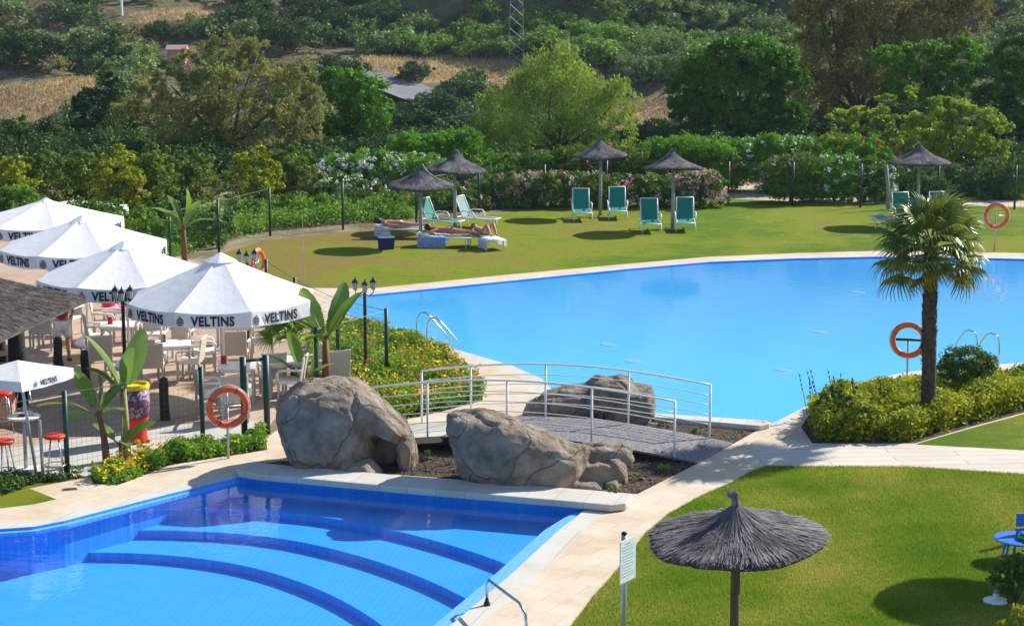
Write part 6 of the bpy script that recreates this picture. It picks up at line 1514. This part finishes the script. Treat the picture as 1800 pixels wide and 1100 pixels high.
# ------------------------------------------------------------------ stools, bar table
def stool(label, px, py, h_=.78):
    o = thing('bar_stool', label, 'stool', G(px, py), px * .1, 'red topped bar stools')
    MB().lathe([(.001, h_ - .06), (.165, h_ - .06), (.18, h_ - .045), (.18, h_ - .01), (.165, h_), (.001, h_ + .004)], 24).build('seat', 'redst', o, smooth=True)
    for k in range(4):
        a = k * PI / 2 + .5; MB().tube([(math.cos(a) * .09, math.sin(a) * .09, h_ - .06), (math.cos(a) * .21, math.sin(a) * .21, 0)], .012, 6).build('leg', 'steel', o, smooth=True)
    MB().tube([(math.cos(t_) * .18, math.sin(t_) * .18, .26) for t_ in np.linspace(0, 2 * PI, 25)], .010, 5).build('foot_ring', 'steel', o, smooth=True); return o
stool('red topped stool in the sun right of the high bar table', 99, 842); stool('red topped stool under the right part of the small square parasol', 44, 744); stool('red topped stool at the left edge behind the bar table', 8, 760); stool('red topped stool at the left edge in front of the bar table', 10, 852)
g = G(46, 826); o = thing('high_table', 'round high bar table with white top under the small square parasol', 'table', g)
MB().lathe([(.001, .93), (.27, .93), (.285, .945), (.285, .965), (.001, .967)], 30).build('tabletop', 'whitep', o); MB().tube([(0, 0, 0), (0, 0, .94)], .035, 10).build('column', 'alu', o, smooth=True); MB().box((0, 0, .02), (.36, .36, .04)).build('foot', 'whitep', o, bevel=.01)
o = MB().lathe([(.001, 0), (.035, 0), (.04, .09), (.036, .09), (.032, .006), (.001, .006)], 14).build('drinking_glass', 'glass', None, g + Vector((.12, .02, .97)), True); tag(o, 'clear drinking glass on the high bar table', 'glass')
o = MB().lathe([(.001, 0), (.05, 0), (.06, .025), (.05, .025), (.04, .008), (.001, .008)], 16).build('ashtray', 'black', None, g + Vector((-.02, -.06, .97)), True); tag(o, 'black ashtray on the high bar table', 'ashtray')
g = G(76, 838); o = thing('metal_post', 'slim grey metal post between the high bar table and the sunny stool', 'post', g); MB().tube([(0, 0, 0), (-.02, 0, 1.0)], .03, 8).build('shaft', 'alu', o)
# ------------------------------------------------------------------ thatched hut
z_e = 2.25
c1 = G(152, 524, z_e); c2 = G(-150, 662, z_e); d = (c2 - c1); d.z = 0; L_ = d.length; d.normalize(); pz = Vector((d.y, -d.x, 0))
if pz.y < 0: pz = -pz
pz = (pz * .9 - Vector((.45, 0, 0))).normalized(); c4_ = c1 + pz * L_ * .75; c3_ = c2 + pz * L_ * .75
ap = (c1 + c2 + c3_ + c4_) / 4; ap.z = atY(-190, 415, ap.y).z; ap.z = max(3.6, ap.z)
base = Vector((ap.x, ap.y, 0)); hut = thing('thatched_hut', 'bar hut with dark thatched roof at the left edge of the terrace', 'hut', base)
mb = MB(); cs = [c1, c2, c3_, c4_]
for i in range(4):
    a, b = cs[i] - base, cs[(i + 1) % 4] - base; t_ = ap - base; n_ = 22; vs = []; m_ = 26
    for k in range(n_ + 1):
        for j in range(m_ + 1):
            s_ = k / n_; e = a.lerp(b, j / m_); p = t_.lerp(e, s_); p.z += -.06 * math.sin(PI * s_) + .05 * noise.noise(p * 2.2) - (.02 * (k % 3)); vs.append(p)
    mb.add(vs, [(k * (m_ + 1) + j, (k + 1) * (m_ + 1) + j, (k + 1) * (m_ + 1) + j + 1, k * (m_ + 1) + j + 1) for k in range(n_) for j in range(m_)])
    e0, e1 = a, b; mb.add([e0, e1, e1 - Vector((0, 0, .09)), e0 - Vector((0, 0, .09))], [(0, 1, 2, 3)]); mb.add([e0 - Vector((0, 0, .09)), e1 - Vector((0, 0, .09)), t_ - Vector((0, 0, .4))], [(0, 1, 2)])
roof = mb.build('roof', 'roofth', hut, smooth=True)
rng = np.random.default_rng(77); V = []
for i in range(4):
    a, b = cs[i] - base, cs[(i + 1) % 4] - base; t_ = ap - base; N = 9000
    s1 = rng.random(N) ** .6 * 1.03; s0 = np.maximum(0.02, s1 - rng.uniform(.05, .12, N)); j = rng.random(N); e = np.array(a)[None] * (1 - j[:, None]) + np.array(b)[None] * j[:, None]; tt = np.array(t_)[None]
    w_ = (np.array(b) - np.array(a)) / (L_) * .012
    def pp(s_, l): p = tt * (1 - s_[:, None]) + e * s_[:, None]; p[:, 2] += -.10 * np.sin(PI * np.minimum(s_, 1)) + l; return p
    l0, l1 = rng.uniform(.0, .03, N), rng.uniform(.02, .07, N); sk = rng.normal(size=(N, 1)) * w_ * 2.5
    V.append(np.stack([pp(s0, l0) - w_, pp(s0, l0) + w_, pp(s1, l1) + w_ * .4 + sk, pp(s1, l1) - w_ * .4 + sk], 1))
link('straw', quads_mesh('straw', np.concatenate(V)), 'roofth', roof)
for (a, b, r_) in ((34, 712, .19), (-60, 720, .17), (2, 700, .16)):
    p = G(a, b) - base; MB().tube([p, p + Vector((0, 0, 2.2))], [r_, r_ * .85], 10).build('post', 'stump', hut, smooth=True)
p = G(14, 748) - base; MB().box((p.x, p.y + .05, .6), (.24, .3, 1.2)).build('pillar', 'peach', hut, bevel=.01)
q0, q1 = G(26, 700) - base, G(-120, 742) - base
mb = MB(); dd = (q1 - q0); nn = Vector((-dd.y, dd.x, 0)).normalized() * .5; mb.prism([tuple((q0 + Vector((-.3, 0, 0))).xy), tuple(q1.xy), tuple((q1 + nn).xy), tuple((q0 + nn + Vector((-.3, 0, 0))).xy)], 0, 1.0); mb.build('counter', 'stump', hut)
# ------------------------------------------------------------------ bollards, barrel, lamps
def bollard(label, px, py, h_, r_=.085):
    o = thing('timber_bollard', label, 'bollard', G(px, py), 0, 'charred timber bollards'); rg = random.Random(px)
    MB().lathe([(r_ * 1.15, -.02), (r_, .15), (r_ * .95, h_ * .5), (r_ * 1.02, h_ * .85), (r_ * .8, h_), (.001, h_ + .03)], 9, wob=lambda a, i: 1 + .14 * math.sin(3 * a + i * 1.3 + px)).build('trunk', 'stump', o, smooth=False); return o
bollard('charred timber bollard between the person and the left banana plants', 151, 676, .72); bollard('charred timber bollard at the leg of the person in red', 103, 642, .62, .10); bollard('charred timber bollard right of the barrel', 290, 738, .82, .09)
g = G(240, 776); o = thing('barrel', 'barrel with yellow rim, purple patterned wrap and red foot behind the banana plants', 'barrel', g); o.scale = (.9, .9, .95)
MB().lathe([(.24, 0), (.25, .05), (.22, .12), (.22, .40), (.27, .46), (.27, .52)], 24).build('foot', 'red', o, smooth=True)
MB().lathe([(.285, .52), (.295, .75), (.30, 1.06)], 24).build('wrap', 'floral', o, smooth=True)
MB().lathe([(.30, 1.06), (.31, 1.10), (.30, 1.15), (.25, 1.15), (.25, 1.10), (.001, 1.10)], 24).build('rim', 'yellow', o)
def lamp(label, px, py, toppy, arm=.19):
    g = G(px, py); zt = atY(px, toppy, g.y).z - .1; o = thing('lamp_post', label, 'street lamp', g, .3, 'black lamp posts with three lanterns')
    MB().lathe([(.10, 0), (.10, .08), (.06, .16), (.045, .3), (.038, zt * .5), (.034, zt - .2), (.05, zt - .15), (.02, zt - .1), (.001, zt - .06)], 12).build('pole', 'black', o, smooth=True)
    for k in range(3):
        a = k * 2 * PI / 3 + .35; dx, dy = math.cos(a) * arm, math.sin(a) * arm
        am = MB().tube([(0, 0, zt - .25), (dx * .5, dy * .5, zt - .30), (dx, dy, zt - .24), (dx, dy, zt - .18)], .011, 6).build('arm', 'black', o, smooth=True)
        ln = MB().lathe([(.035, zt - .18), (.065, zt - .02)], 6, (dx, dy, 0)).build('lantern', 'glass', o)
        MB().lathe([(.085, zt - .02), (.05, zt + .035), (.014, zt + .07), (.012, zt + .10), (.001, zt + .11)], 6, (dx, dy, 0)).build('cap', 'black', ln)
        for q in range(6):
            t_ = q * PI / 3; MB().tube([(dx + .036 * math.cos(t_), dy + .036 * math.sin(t_), zt - .18), (dx + .067 * math.cos(t_), dy + .067 * math.sin(t_), zt - .02)], .004, 4).build('glazing_bar', 'black', ln)
    return o
lamp('black lamp post with three lanterns rising in front of the second white parasol', 222, 702, 502, .17); lamp('black lamp post with three lanterns behind the tallest banana plant', 643, 662, 488, .22); lamp('black lamp post of which only lanterns show above the front parasol', 438, 610, 438, .2)
# thin grey flag pole on the lawn
g = G(535, 500); o = thing('thin_pole', 'thin faint grey pole with a wire on the lawn behind the front white parasol', 'pole', g); MB().tube([(0, 0, 0), (-.02, 0, 1.9)], .008, 6).build('shaft', 'alu', o)
MB().tube([(-.02, 0, 1.9), (.1, 0, 2.0), (.35, 0, 1.95)], .005, 5).build('hook', 'alu', o)

# ------------------------------------------------------------------ thin summer haze over the valley
hb = MB().box((0, 190, 24), (420, 480, 66)).build('haze', None, None)
hm, hn, hs, hl = nt('haze air'); pv = hs.new('ShaderNodeVolumePrincipled'); pv.inputs['Color'].default_value = (0.72, 0.84, 1.0, 1); pv.inputs['Density'].default_value = 0.00016; pv.inputs['Anisotropy'].default_value = 0.2
ho = hs.new('ShaderNodeOutputMaterial'); hl.new(pv.outputs[0], ho.inputs['Volume']); hb.data.materials.append(hm)
tag(hb, 'thin blue haze in the air over the valley', 'haze', kind='stuff')
